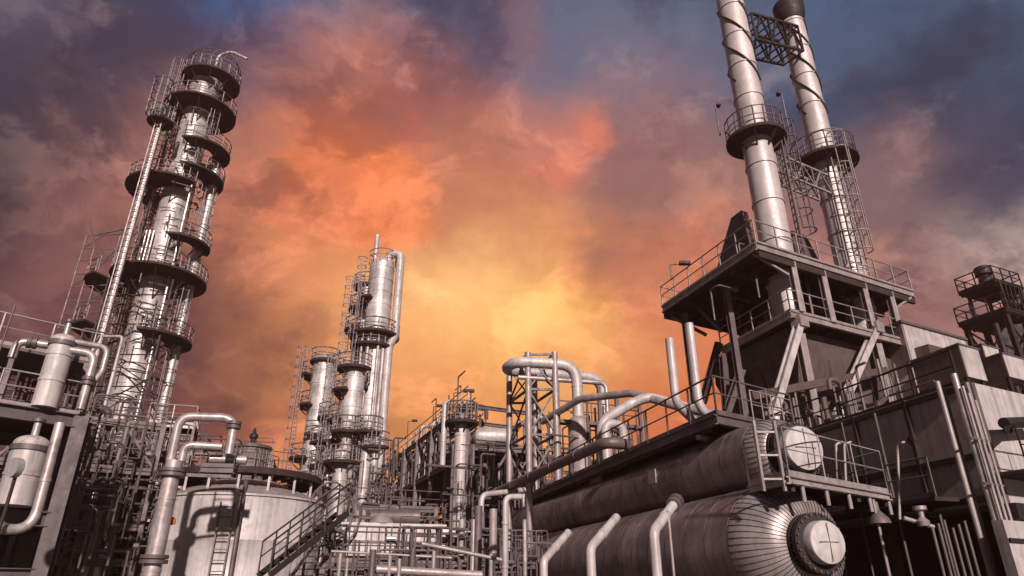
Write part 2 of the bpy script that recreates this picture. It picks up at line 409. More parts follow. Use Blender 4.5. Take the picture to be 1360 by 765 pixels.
def lad(t, p, q, az, cg=True, m='steel', w_=.55):
    l = MB(); ladder(l, p, q, az, w_, .04); o = part(l, 'ladder', m, t)
    if cg:
        k = MB(); cage(k, Vector(p) + up(2.0), q, az, .45, 1.0, .035); part(k, 'ladder_cage', m, o)
for (p0, p1, az, dd) in ((205, 150, 110, 1.7), (256, 205, 60, 1.9), (452, 372, 95, 2.0), (600, 452, 75, 2.0), (150, 100, 250, 2.2)):
    q = c + dirv(az) * dd; lad(t, q + up(zr(p0, TY)), q + up(zr(p1, TY) + 1), az)
# top davit, arched vent pipe
zt = zr(112, TY)
mb = MB().tube(bend([c + Vector((.8, -.4, zt)), c + Vector((.8, -.4, zt + 3.2)), c + Vector((2.0, -.4, zt + 3.6)), c + Vector((3.6, -.4, zt + 2.7))], 1.0), .12, 8); part(mb, 'vent_pipe', 'white', t)
mb = MB()
for k in range(3):
    mb.tube([q + up(zt + 1.3 + k * .6) for q in arc(c + Vector((.5, 0, 0)), 2.45 - .1 * k * k, 0, 360, 18)[:-1]], .04, 5, closed=True)
for (cx_, a_) in ((-1.2, 150), (-.5, 175), (.2, 160), (1.3, 195), (2.1, 165), (2.5, 140)):
    q = c + Vector((cx_, -1.6 + abs(cx_ - .5) * .4, zt)); mb.tube([q + Vector((math.cos(i * .393) * .75 * math.cos(R(a_)), math.cos(i * .393) * .75 * math.sin(R(a_)), .4 + 2.6 * math.sin(i * .393))) for i in range(9)], .04, 5, False)
part(mb, 'top_guard', 'steel', t)
# side column and riser duct attached to tower
c2 = c + Vector((2.3, .9, 0))
mb = MB().lathe(c2, shell_prof(.36, zr(640, TY), zr(215, TY), 1.2, .03) + [(a, b + zr(215, TY)) for a, b in head_prof(.36, .3)], 18); part(mb, 'side_column', 'clad', t)
for py in (215, 300, 350, 420, 500, 590):
    mb = MB().cyl(c + up(zr(py, TY)), c2 + up(zr(py, TY)), .16, n=10); part(mb, 'nozzle', 'steel', t)
c3 = c + Vector((-2.0, .3, 0))
mb = MB()
for k in range(4):
    q = c3 + Vector(((k % 2) * .9 - .45, (k // 2) * .9 - .45, 0)); mb.beam(q + up(zr(640, TY)), q + up(zr(140, TY)), .09, .09)
z = zr(640, TY); k = 0
while z < zr(148, TY):
    q = [c3 + Vector((x * .45, y * .45, z)) for x, y in ((-1, -1), (1, -1), (1, 1), (-1, 1))]
    for j in range(4): mb.beam(q[j], q[(j + 1) % 4], .06, .06); mb.beam(q[j], q[(j + 1) % 4] + up(1.3), .045, .045)
    z += 1.3
part(mb, 'lattice_mast', 'steel', t)
for k, (x0, px_, a_, b_) in enumerate(((-1.5, .12, 640, 160), (-.9, .07, 372, 318), (-.6, .07, 372, 318), (-.3, .07, 372, 318), (1.55, .09, 600, 200))):
    q = c + Vector((x0, -1.0 if abs(x0) > 1 else -1.5, 0)); mb = MB().tube([q + up(zr(a_, TY)), q + up(zr(b_, TY))], px_, 8); part(mb, 'pipe_run', 'pipe', t)
# diagonal bracing in front of the shaft
mb = MB(); z = zr(610, TY); k = 0
while z < zr(385, TY):
    s_ = 1 if k % 2 else -1
    a_, b_ = c + Vector((-2.6 * s_, -1.9, z)), c + Vector((2.4 * s_, -1.9, z + 3.0)); mb.beam(a_, b_, .09, .09)
    mb.beam(c + Vector((-2.6, -1.9, z)), c + Vector((2.4, -1.9, z)), .08, .08)
    if k % 2 == 0: mb.beam(a_ + up(1.0), b_ + up(-1.2), .06, .06)
    z += 2.4; k += 1
for x in (-2.6, 2.4): mb.beam(c + Vector((x, -1.9, zr(700, TY))), c + Vector((x, -1.9, zr(385, TY))), .12, .12)
part(mb, 'bracing', 'dark', t)
mb = MB(); zb = zr(445, TY); zt_ = zr(325, TY)
for k, x in enumerate((-5.6, -4.7, -3.9, -2.9, -2.0)): mb.beam(c + Vector((x, -1.5, zb - (2 if k % 2 else 0))), c + Vector((x, -1.5, zt_ - (k % 3) * .9)), .08, .08)
for k in range(8): 
    z = zb + (zt_ - zb) * k / 7; mb.beam(c + Vector((-5.7, -1.5, z)), c + Vector((-1.6, -1.5, z + (.25 if k % 2 else -.1))), .07, .07)
    if k < 7: mb.beam(c + Vector((-5.6 + (k % 3) * .9, -1.5, z)), c + Vector((-4.0 + (k % 3) * .8, -1.5, z + 1.4)), .06, .06)
for (x0, z0_, x1, z1_) in ((-4.6, -1.2, -5.8, 1.4), (-5.0, .1, -1.5, .9), (-3.6, -2, -1.6, .4)): mb.beam(c + Vector((x0, -1.5, zt_ + z0_)), c + Vector((x1, -1.5, zt_ + z1_)), .1, .1)
part(mb, 'side_scaffold', 'steel', t)
mb = MB(); rt = random.Random(5)
for i in range(150):
    az_ = rt.uniform(60, 300); rr_ = rt.uniform(1.35, 2.6); z = rt.uniform(zr(620, TY), zr(115, TY)); q = c + dirv(az_) * rr_ + up(z); k_ = rt.random(); l_ = rt.uniform(.8, 3)
    if k_ < .45: mb.tube([q, q + up(l_)], .05, 5)
    elif k_ < .75: mb.tube([q, c + dirv(az_ + rt.uniform(20, 45)) * rr_ + up(z)], .045, 5)
    else: mb.tube(bend([q, q + up(l_ * .6), c + dirv(az_) * 1.15 + up(z + l_ * .6)], .3, 3), .06, 5)
for py in range(160, 600, 38):
    for a0_ in (70, 200): mb.tube([v_ + up(zr(py, TY)) for v_ in arc(c, 1.9, a0_, a0_ + 95, 6)], .05, 5, False); mb.tube([v_ + up(zr(py, TY) + .7) for v_ in arc(c, 1.9, a0_, a0_ + 95, 6)], .04, 5, False)
sp_ = part(mb, 'small_pipework', 'steel', t); sp_['kind'] = 'stuff'
for (p0, p1, az, dd) in ((250, 160, 225, 1.9), (360, 262, 80, 2.2), (440, 385, 230, 1.9)):
    q = c + dirv(az) * dd; lad(t, q + up(zr(p0, TY)), q + up(zr(p1, TY) + 1), az)
# riser pipe with ladder, left of tower
YY = 44; q0 = xyat(173, 308, YY)
t = thing('riser_pipe', 'long straight riser pipe with ladder rungs running up left of the tall tower', 'pipe', q0)
mb = MB().tube([q0, q0 + up(zr(150, YY))], .24, 12); part(mb, 'pipe_run', 'pipe', t)
l = MB(); ladder(l, q0 + Vector((.1, -.4, 8)), q0 + Vector((.1, -.4, zr(160, YY))), 180, .5, .05, .5); part(l, 'ladder', 'pale', t)
ringdeck(t, q0 + up(zr(162, YY)), .25, 1.0, 0, 360, .12, 1.2, rr=.05)
k = MB(); cage(k, q0 + Vector((0, -.3, zr(162, YY))), q0 + Vector((0, -.3, zr(118, YY))), 180, .7, .7, .05); part(k, 'ladder_cage', 'steel', t)
mb = MB().box(q0 + up(zr(150, YY) + .2), .7, .7, 1.2); part(mb, 'valve_head', 'steel', t)
Y2 = 34; q = xyat(152, 490, Y2)
pipe([q + Vector((-1.2, .2, zr(445, Y2))), q + Vector((0, 0, zr(447, Y2))), q + up(zr(716, Y2)), q + Vector((-.8, 0, zr(716, Y2)))], .085, 'thin white pipe dropping from an elbow beside the tall tower', 'white', rad=.25)

# ================================================================ left foreground frame with drums
c0 = PZ(112, 552, 7.2); c0.z = 0
uL = dirv(45); nL = dirv(-40)
def frame(name, label, o, u, v, nu, nv, zs, w_=.3, m='steel', brace=(), rails=False, top_m=None):
    """columns and beams on a nu x nv grid"""
    t = thing(name, label, 'steel frame', o); o = Vector((o[0], o[1], 0))
    for i in range(nu + 1):
        for j in range(nv + 1):
            q = o + u * (i / nu) + v * (j / nv)
            mb = MB().ibeam(q, q + up(zs[-1]), w_, w_, .035); part(mb, 'column', m, t)
    for z in zs:
        for j in range(nv + 1):
            q = o + v * (j / nv) + up(z - w_ * .5 - .004); part(MB().ibeam(q, q + u, w_ * .7, w_ * .96, .03), 'beam', m, t)
        for i in range(nu + 1):
            q = o + u * (i / nu) + up(z - w_ * .55 - .01); part(MB().ibeam(q, q + v, w_ * .64, w_ * .8, .03), 'beam', m, t)
    for (i, k, s_) in brace:
        q = o + u * (i / nu); z0 = zs[k - 1] if k else 0; z1 = zs[k]; a_, b_ = (q, q + u / nu) if s_ > 0 else (q + u / nu, q)
        part(MB().beam(a_ + up(z0), b_ + up(z1 - w_), w_ * .5, w_ * .5), 'brace', m, t)
    return t
o_ = c0 - uL * 9
S1 = frame('equipment_frame', 'heavy grey steel frame holding drums at the left edge of the picture', o_, uL * 9, nL * 5, 3, 1, [2.4, 4.05, 7.2], .46, 'frame')
fl = MB(); fl.para(o_ + up(7.2), uL * 9, nL * 5, up(.05)); part(fl, 'floor_plate', 'grate', S1)
fl = MB(); fl.para(o_ + up(4.05), uL * 9, nL * 5, up(.05)); part(fl, 'floor_plate', 'grate', S1)
rb = MB(); rail(rb, [c0 + nL * 5 + up(7.2), c0 + up(7.2), o_ + up(7.2)], 1.1, 1.3, .03); part(rb, 'railing', 'pale', S1)
rb = MB(); rail(rb, [c0 + nL * 5 + up(9.4), c0 + nL * 1.2 + up(9.4), o_ + nL * 1.2 + up(9.4)], 1.1, 1.5, .03); part(rb, 'railing', 'pale', S1)
fl = MB(); fl.para(o_ + nL * 1.2 + up(9.3), uL * 9, nL * 3.6, up(.1)); 
for i in range(5): fl.beam(o_ + nL * 1.2 + uL * (2.2 * i) + up(7.2), o_ + nL * 1.2 + uL * (2.2 * i) + up(9.3), .16, .16)
part(fl, 'upper_platform', 'steel', S1)
def drum(px, py0, py1, Y, r, label, m='clad', name='drum', fin=True, group=None, z0=None):
    q = xyat(px, (py0 + py1) / 2, Y); z0 = zr(py1, Y) if z0 is None else z0; z1 = zr(py0, Y)
    t = thing(name, label, 'drum', q + up(z0), group)
    part(MB().lathe(q, shell_prof(r, z0, z1, .9, .025) + [(a, b + z1) for a, b in head_prof(r, r * .55)], 28), 'shell', m, t)
    if fin:
        part(MB().cyl(q + up(z1 + r * .4), q + up(z1 + r * .4 + .5), r * .22, n=12), 'nozzle', 'pipe', t)
        part(MB().cyl(q + up(z1 + r * .4 + .5), q + up(z1 + r * .4 + .6), r * .38, n=12), 'flange', 'steel', t)
    fb = MB(); ring_band(fb, q + up(z1 - .15), r, .16, .05, 28); part(fb, 'band', 'steel', t)
    return t, q, z0, z1
td, q, z0, z1 = drum(73, 452, 532, 21.5, .38, 'slim pale vertical drum with domed top on the upper left deck', 'white', z0=7.25)
part(MB().box(q + Vector((.02, -.52, 1.1)), .28, .04, .3, 0), 'nameplate', 'dark', td)
pipe([q + Vector((.3, 0, z1 - .35)), q + Vector((.95, .4, z1 - .35)), q + Vector((.95, .4, 7.3))], .13, 'short elbowed pipe beside the slim drum on the upper left deck', flg=((1, .5),))
pipe([q + Vector((.2, 0, z1 - .02)), q + Vector((1.15, .7, z1 - .02)), q + Vector((1.15, .7, z1 - .9)), q + Vector((.95, .7, z1 - 1.3)), q + Vector((.95, .7, 7.3))], .10, 'thinner elbowed pipe behind the slim drum on the upper left deck')
pipe([q + Vector((-.3, 0, z1 - .2)), q + Vector((-1.2, -.5, z1 - .2)), q + Vector((-1.2, -.5, z1 - .8))], .13, 'stub pipe leaving the left side of the slim upper drum', flg=((0, .6),))
td, q, z0, z1 = drum(32, 590, 660, 21.0, .50, 'stout white drum on the middle deck of the left frame', 'white', z0=4.1)
qg = P(19, 621, 18.0)
gt = thing('pressure_gauge', 'round dial gauge on a thin stand in front of the stout white drum', 'gauge', Vector((qg.x, qg.y, 2.4)))
part(MB().cyl(qg - Vector((-.04, -.1, 0)), qg + Vector((-.04, -.1, 0)) * .6, .26, n=24), 'dial', 'glass', gt)
part(MB().tube([Vector((qg.x + .03, qg.y + .1, 2.4)), qg + Vector((.03, .1, -.2))], .045, 8), 'stand', 'dark', gt)
qa, qb = P(83, 562, 19), P(38, 706, 19)
pipe([P(80, 562, 19), Vector((P(83, 562, 19).x, 19, zr(706, 19))), P(-30, 700, 18)], .135, 'fat grey pipe turning left beneath the stout drum on the left', m='pipe', rad=.55, bands=1.6)
pipe([P(20, 405, 20) , Vector((P(20, 405, 20).x, 20, 7.2))], .03, 'thin whip aerial on the upper left deck rail', 'steel')

# ================================================================ stair and platform frame under the tall tower
cS = xyat(150, 640, 36)
SU, SV = dirv(65) * 5.2, dirv(-25) * 4
o_ = cS - SU * .55
zl = [zr(765, 36), zr(722, 36), zr(640, 36)]
S2 = frame('platform_frame', 'crowded steel platform frame at the foot of the tall tower', o_, SU, SV, 3, 1, zl, .11, 'steel', ((0, 2, 1), (2, 1, -1)))
for z in zl[1:]: deck(S2, o_ + up(z + .02) + SU * .02, SU * .96, SV * .96, .08, (1, 1, 0, 1), rr=.035)
tA = thing('side_platform', 'narrow two level platform with rails between tall tower and loop pipe', 'platform', xyat(200, 680, 36))
o2 = xyat(165, 690, 36)
for py in (560, 600, 640, 686, 730): deck(tA, o2 + up(zr(py, 36)), dirv(70) * 2.4, dirv(-20) * 2, .07, (1, 1, 0, 1), rr=.035)
for q in (o2, o2 + dirv(70) * 2.4, o2 + dirv(-20) * 2, o2 + dirv(70) * 2.4 + dirv(-20) * 2): part(MB().beam(q, q + up(zr(545, 36)), .14, .14), 'post', 'steel', tA)
lad(tA, o2 + Vector((1.2, -.2, .1)), o2 + Vector((1.2, -.2, zr(560, 36))), 180)
drum(128, 655, 712, 35, .62, 'pale vertical vessel inside the crowded platform frame', 'clad', z0=zl[0])
drum(118, 745, 790, 33, .7, 'pale vessel at the bottom of the platform frame', 'clad', z0=0)

# ================================================================ loop pipe beside tank
YL = 25; qb = xyat(222, 660, YL)
pipe([qb, qb + up(zr(612, YL))], .30, 'thick upright pipe rising between platform frame and round tank', rad=.6, flg=((0, .93), (0, .45)), bands=2.4)
zf = zr(612, YL)
pipe([qb + Vector((-.16, 0, zf)), qb + Vector((-.16, 0, zr(553, YL))), qb + Vector((1.75, .5, zr(551, YL))), qb + Vector((1.75, .5, zr(600, YL)))], .17, 'taller arched pipe branching off the thick upright pipe', rad=.5, flg=((2, .2),))
pipe([qb + Vector((.2, .1, zf)), qb + Vector((.2, .1, zr(590, YL))), qb + Vector((1.45, .5, zr(590, YL)))], .15, 'lower elbowed pipe branching off the thick upright pipe', rad=.4)
pl_ = thing('pipe_landing', 'small railed landing between arched pipe and tank roof', 'platform', qb + Vector((1.6, 1, 0)))
deck(pl_, qb + Vector((.8, .5, zr(616, YL))), dirv(80) * 1.15, dirv(-10) * .7, .1, (1, 1, 0, 1), rm='steel')
part(MB().beam(qb + Vector((.2, .2, zr(618, YL) - .3)), qb + Vector((1.9, .7, zr(618, YL) - .3)), .08, .12), 'bracket', 'steel', pl_)
part(MB().cyl(qb + Vector((.9, .9, zr(600, YL) - .1)), qb + Vector((2.2, 1.2, zr(600, YL) - .1)), .17, n=14), 'header', 'pipe', pl_)
mb = MB().lathe(P(228, 692, 25.5), [(.02, -.14), (.13, -.1), (.15, 0), (.1, .12), (.02, .14)], 12); solo(mb, 'warning_lamp_housing', 'orange', 'small orange lamp housing beside the thick upright pipe', 'lamp')

# ================================================================ round storage tank
tc_ = xyat(324, 670, 33); TR = 3.75; th = zr(654, 33 - 3.7)
t = thing('storage_tank', 'big pale round storage tank with overhanging roof walkway', 'tank', tc_)
part(MB().lathe(tc_, [(TR, 0), (TR, th * .33), (TR + .02, th * .335), (TR, th * .34), (TR, th * .66), (TR + .02, th * .665), (TR, th * .67), (TR, th - .1), (TR + .08, th - .08), (TR + .08, th)], 72), 'shell', 'white', t)
part(MB().lathe(tc_ + up(th + .002), [(TR + .05, 0), (TR * .8, .35), (1.2, 1.0)], 72), 'roof', 'wall', t)
zr_ = zr(621, 33 - 3.4)
d = MB().sector(tc_ + up(zr_), TR - 1.7, TR - .32, 0, 360, .1, 64); d.sector(tc_ + up(zr_ + .1), TR - .34, TR - .28, 0, 360, .28, 64)
for k in range(28): d.beam(tc_ + dirv(k * 360 / 28) * (TR - 1.6) + up(zr_ - .2), tc_ + dirv(k * 360 / 28) * (TR - .35) + up(zr_ - .2), .08, .18)
po = part(d, 'walkway', 'grate', t)
rb = MB(); rail(rb, arc(tc_ + up(zr_), TR - .4, 0, 360, 40)[:-1], .85, .8, .02, closed=True, toe=False); part(rb, 'railing', 'steel', po)
for k in range(16):
    q = tc_ + dirv(k * 22.5 + 8) * (TR - .5); part(MB().beam(q + up(th + .05), q + up(zr_ - .1), .10, .10), 'support_post', 'pale', t)
# ladder of tank and stair
tz = tc_ + dirv(168) * (TR + .25)
lad(t, tz + up(.2), tz + up(th - .4), 168, False, 'steel')
pipe([tc_ + dirv(160) * (TR + .3) + up(0), tc_ + dirv(160) * (TR + .3) + up(th - .3), tc_ + dirv(160) * (TR - .6) + up(th + .6)], .09, 'slender drain pipe climbing the front of the round tank', 'steel')
qd = tc_ + Vector((.1, -.4, 0))
zd0, zd1 = zr_ - .2, zr(597, 32.5)
t2 = thing('vent_drum', 'dark ribbed vent drum with a finial above the tank roof', 'vent', qd + up(zd0))
mb = MB().lathe(qd, [(.85, zd0 - 1), (.85, zd1), (.95, zd1 + .02), (.95, zd1 + .14), (.4, zd1 + .3), (.12, zd1 + .34)], 32)
for k in range(24): mb.beam(qd + dirv(k * 15) * .86 + up(zd0 - 1), qd + dirv(k * 15) * .86 + up(zd1), .04, .04)
part(mb, 'shell', 'steel', t2)
part(MB().lathe(qd + up(zd1 + .33), [(.12, 0), (.12, .2), (.2, .25), (.2, .4), (.1, .5), (.04, .75)], 12), 'finial', 'dark', t2)
rb = MB(); rail(rb, arc(qd + up(zr_), 1.35, 0, 360, 12)[:-1], 1.0, 1, .022, closed=True, toe=False); part(rb, 'railing', 'steel', t2)
# stair in front of tank
def stair(name, label, p, q, w_, m='steel'):
    p, q = Vector(p), Vector(q); t = thing(name, label, 'stair', Vector((p.x, p.y, 0))); s_ = (q - p).cross(up(1)).normalized() * w_ / 2
    for k in (-1, 1):
        part(MB().beam(p + s_ * k, q + s_ * k, .05, .18), 'stringer', m, t)
        rb = MB(); n = 6
        for i in range(n + 1):
            a = (p + s_ * k).lerp(q + s_ * k, i / n); rb.beam(a, a + up(1.0), .05, .05)
        rb.tube([p + s_ * k + up(1), q + s_ * k + up(1)], .03, 6); rb.tube([p + s_ * k + up(.55), q + s_ * k + up(.55)], .022, 6)
        part(rb, 'handrail', m, t)
    st = MB(); n = int(abs(q.z - p.z) / .22); hd = Vector((q.x - p.x, q.y - p.y, 0)).normalized()
    for i in range(n):
        a = p.lerp(q, (i + .5) / n); st.para(a - s_ - hd * .13, s_ * 2, hd * .26, up(.03))
    part(st, 'treads', 'grate', t)
    return t
stair('access_stair', 'steep open stair climbing in front of the round tank', P(350, 765, 22), P(455, 682, 24), .65, 'dark')
stair('access_stair', 'second shorter open stair at the right side of the tank', P(400, 770, 26), P(448, 700, 30), .9, 'steel')
# curved caged loop near tank right edge
for k in range(3):
    cc = P(436 + 8 * k, 672 + 9 * k, 27)
    solo(MB().tube([cc + Vector((math.cos(a) * .75, .25 * math.sin(a), math.sin(a) * .95)) for a in [i * .449 for i in range(14)]], .04, 6, closed=True), 'hose_hoop', 'steel', 'round thin hoop of pipe hanging beside the tank stair', 'hoop', 'hoops beside the tank stair')

# ================================================================ middle towers
def tower(name, label, px, pyt, Y, r, z0=0, plats=(), m='clad', grp=None, ladm='steel', seg=24):
    q = xyat(px, pyt, Y); z1 = zr(pyt, Y); t = thing(name, label, 'tower', q + up(z0), grp)
    part(MB().lathe(q, [(r, z0)] + shell_prof(r, z0 + .1, z1, 1.4, .04) + [(a, b + z1) for a, b in head_prof(r, r * .5)], seg), 'shell', m, t)
    for (py, ro, a0, a1, dx) in plats:
        ringdeck(t, q + up(zr(py, Y)) + Vector((dx, 0, 0)), r * .9, ro, a0, a1, .2, 1.2, rr=.06)
    return t, q, z1
t, q, z1 = tower('fractionating_column', 'tallest column of the middle cluster with a thin vent on top', 508, 352, 62, 1.25, plats=((400, 1.9, 190, 300, -.2), (447, 2.5, 0, 360, -.2), (462, 2.1, 90, 340, -.3), (520, 1.9, 180, 300, 0), (560, 2.1, 190, 320, 0), (600, 2.1, 180, 300, 0)))
part(MB().cyl(q + Vector((-.75, -.3, z1 - 2)), q + Vector((-.75, -.3, z1 + 3.4)), .24, n=10), 'vent_pipe', 'white', t)
rb = MB(); rail(rb, arc(q + up(z1), 1.4, 0, 360, 12)[:-1], 1.3, 1, .05, closed=True, toe=False); part(rb, 'railing', 'steel', t)
q5 = q + Vector((1.95, -.5, 0))
pipe([q + Vector((.6, -.3, z1 - .2)), q + Vector((.6, -.3, z1 + 1.1)), q5 + up(z1 + 1.1), q5 + up(zr(450, 62)), q5 + Vector((-.5, 0, zr(462, 62))), q5 + Vector((-.5, 0, 3))], .42, 'broad white overhead pipe down the right side of the tallest middle column', 'white', rad=.9, bands=3)
lad(t, q + Vector((-1.6, -1.2, 6)), q + Vector((-1.6, -1.2, z1)), 200)
for (dx, rr, a_, b_) in ((-.4, .18, 680, 452), (.6, .14, 690, 452), (1.1, .2, 690, 470), (-1.0, .12, 660, 440)):
    part(MB().tube([q + Vector((dx, -1.45, zr(a_, 62))), q + Vector((dx, -1.45, zr(b_, 62)))], rr, 8), 'pipe_run', 'pipe', t)
t, q, z1 = tower('fractionating_column', 'narrow column standing left of and against the tallest middle column', 489, 385, 64, 1.1, plats=((382, 1.5, 120, 330, -.1), (412, 1.6, 170, 340, -.2), (440, 1.7, 150, 340, -.3)), m='clad')
lad(t, q + Vector((-1.5, -.6, 10)), q + Vector((-1.5, -.6, z1 + 1)), 230)
t, q, z1 = tower('fractionating_column', 'shorter column of the middle cluster with stepped side balconies', 472, 490, 59, .95, plats=((490, 1.6, 90, 340, -.1), (520, 1.7, 180, 330, -.2), (560, 1.8, 190, 330, -.2), (605, 1.8, 100, 240, .0)), m='clad')
lad(t, q + Vector((-1.7, -.6, 4)), q + Vector((-1.7, -.6, z1 + 1)), 230)
t, q, z1 = tower('fractionating_column', 'separate pale column with crown railing between tank and middle cluster', 432, 478, 66, 1.15, plats=((481, 1.5, 0, 360, 0), (500, 1.9, 210, 330, -.3), (540, 1.9, 190, 340, -.2), (580, 1.9, 60, 200, 0), (610, 2.1, 180, 340, -.2)), m='clad')
lad(t, q + Vector((-1.9, -.8, 6)), q + Vector((-1.9, -.8, z1 + 1)), 220)
t, q, z1 = tower('fractionating_column', 'short slim column right behind the crowned column near the tank', 444, 555, 60, .85, plats=((556, 1.5, 60, 300, 0), (590, 2.0, 60, 250, .1), (620, 1.8, 100, 300, 0)), m='clad')
for (px, py, Y, r_, lb_) in ((462, 560, 57, .5, 'slender lower column leftmost under the middle towers and taller than its stout neighbour'), (455, 600, 55, .6, 'shortest and stoutest of the slender columns under the middle towers'), (490, 560, 57, .45, 'slender lower column directly beneath the tallest middle column'), (500, 580, 57, .35, 'thinnest lower column beside the broad overhead pipe of the middle towers')):
    tower('fractionating_column', lb_, px, py, Y, r_, grp='slender columns under the middle towers', plats=((py + 14, r_ + .8, 90, 330, 0),), seg=14)

# ================================================================ pipe racks of the middle
RA = dirv(-22)
n0 = PZ(600, 612, 9.3); n0.z = 0; RL = RA * 24; RW = dirv(62) * 5
o_ = n0 - RA * 3
zU = 12.3
RK = frame('pipe_rack', 'long two storey pipe rack receding towards the middle towers', o_, RL, RW, 6, 1, [4.5, 9.3, zU], .28, 'steel', ((0, 2, 1), (2, 2, -1), (4, 2, 1)))
rb = MB(); rail(rb, [o_ + up(9.3), o_ + RL + up(9.3)], 1.1, 1.6, .035); rail(rb, [o_ + up(zU), o_ + RL + up(zU)], 1.1, 1.6, .035); part(rb, 'railing', 'pale', RK)
fl = MB(); fl.para(o_ + up(9.31), RL, RW, up(.06)); part(fl, 'walkway', 'grate', RK)
for k in range(5):
    pipe([o_ + RW * (.15 + .17 * k) + up(9.62), o_ + RL + RW * (.15 + .17 * k) + up(9.62)], random.choice((.12, .18, .25)), 'long horizontal pipe lying on the lower deck of the receding rack', group='pipes on the lower rack deck')
    pipe([o_ + RL * .3 + RW * (.1 + .19 * k) + up(zU + .25), o_ + RL + RW * (.1 + .19 * k) + up(zU + .25)], random.choice((.12, .2, .26)), 'long horizontal pipe lying on the top deck of the receding rack', group='pipes on the top rack deck')
for k in range(40):
    s_ = k / 40 + random.uniform(-.01, .01); q = o_ + RL * s_ + RW * random.uniform(0, .25); zb = random.choice((4.6, 9.4)); ze = zb + random.uniform(1.5, 4.2)
    e = q + RW * random.uniform(.2, .4)
    r_, m_, pt_ = random.choice((.05, .07, .1, .14)), random.choice(('pipe', 'steel', 'brown')), [q + up(zb), q + up(ze), e + up(ze), e + up(ze - .8)]
    pipe(pt_, r_, words(r_, pt_, m_) + ' pipe on the ' + ('lower' if zb < 5 else 'upper') + ' deck of the receding rack', m=m_, group='small bent pipes on the receding rack')
for k in range(7):
    q = o_ + RL * (.08 + k * .13) + RW * .35; r_ = random.choice((.3, .4, .5)); zb = 9.35
    solo(MB().lathe(q, [(r_, zb)] + [(r_, zb + 1.4)] + [(a, b + zb + 1.4) for a, b in head_prof(r_, .3)], 16), 'small_drum', 'clad', 'small domed drum standing on the receding rack deck', 'drum', 'small drums on the receding rack')
def lamp(px, py0, py1, Y, arm, label, r=.045):
    q = xyat(px, py0, Y); t = thing('floodlight', label, 'lamp', q + up(zr(py1, Y))); z1 = zr(py0, Y)
    part(MB().tube([q + up(zr(py1, Y)), q + up(z1), q + Vector((arm, 0, z1 + abs(arm) * .15))], r, 6), 'pole', 'steel', t)
    part(MB().box(q + Vector((arm * 1.15, 0, z1 + abs(arm) * .17)), abs(arm) * .7 + .1, .3, .16), 'lamp_head', 'dark', t)
lamp(603, 522, 545, 40, .8, 'floodlight on a bent pole above the ring topped exchanger')
lamp(576, 540, 560, 46, .35, 'small floodlight pole at the top of the receding rack')
lamp(542, 560, 590, 58, .5, 'small floodlight pole at the far end of the receding rack')
# exchanger column with ring top
q = xyat(612, 600, 40)
t = thing('exchanger_column', 'white upright exchanger column topped by a caged ring platform', 'column', q + up(4))
zt = zr(557, 40)
part(MB().lathe(q, shell_prof(.40, 4, zt, .9, .03) + [(a, b + zt) for a, b in head_prof(.4, .3)], 22), 'shell', 'white', t)
ringdeck(t, q + up(zt - .2), .35, 1.0, 0, 360, .12, 1.15, rr=.035)
k = MB(); 
for i in range(3): k.tube([v + up(zt + .2 + i * .4) for v in arc(q, .75, 0, 360, 12)[:-1]], .035, 5, closed=True)
part(k, 'ring_cage', 'steel', t)
pipe([xyat(590, 560, 40) + up(zr(620, 40)), xyat(590, 560, 40) + up(zr(536, 40)), xyat(597, 560, 40) + up(zr(534, 40))], .17, 'straight white pipe just left of the ring topped exchanger', 'white', bands=1.5)
q = xyat(600, 640, 38); pipe([q + up(1), q + up(zr(590, 38))], .09, 'thin grey standpipe beside the ring topped exchanger', 'steel')
# small frame right of exchanger
o_ = PZ(627, 592, 9.6); o_.z = 0
F2 = frame('equipment_frame', 'small grey steel frame right of the ring topped exchanger', o_, dirv(72) * 4.4, dirv(-20) * 5, 2, 1, [zr(671, 36), 9.6], .26, 'steel', ((0, 1, 1), (1, 1, -1)))
fl = MB(); fl.para(o_ + up(9.6), dirv(72) * 4.4, dirv(-20) * 5, up(.06)); part(fl, 'floor_plate', 'grate', F2)
fl = MB(); fl.para(o_ + up(zr(671, 36)), dirv(72) * 4.4, dirv(-20) * 5, up(.06)); part(fl, 'floor_plate', 'grate', F2)
qq = o_ + dirv(72) * 1.6 + dirv(-20) * 1 + up(10.4)
solo(MB().lathe(qq, [(.1, -1.3), (.5, -1.1), (.58, -.9), (.58, .9), (.5, 1.1), (.1, 1.3)], 24, dirv(80)), 'horizontal_drum', 'clad', 'short horizontal drum lying on the small grey frame', 'drum')
qq = o_ + dirv(72) * 3.4 + up(9.7)
pipe([qq, qq + up(1.9), qq + dirv(72) * 1.6 + up(1.9), qq + dirv(72) * 1.6 + up(.1)], .22, 'inverted U pipe on the small grey frame', rad=.8)
for i in range(9):
    q = o_ + dirv(72) * random.uniform(0, 4.4) + dirv(-20) * random.uniform(0, 3); zb = random.choice((2, 5.6)); 
    pipe([q + up(zb), q + up(zb + random.uniform(2, 3.5))], random.choice((.08, .12, .18)), 'upright pipe inside the small grey frame', m=random.choice(('pipe', 'steel', 'pale')), group='upright pipes inside the small grey frame')
pipe([P(704, 640, 33), P(704, 650, 33), P(640, 657, 31.5), P(636, 720, 31.5)], .13, 'pale horizontal pipe just below the long diagonal pipe', 'white')

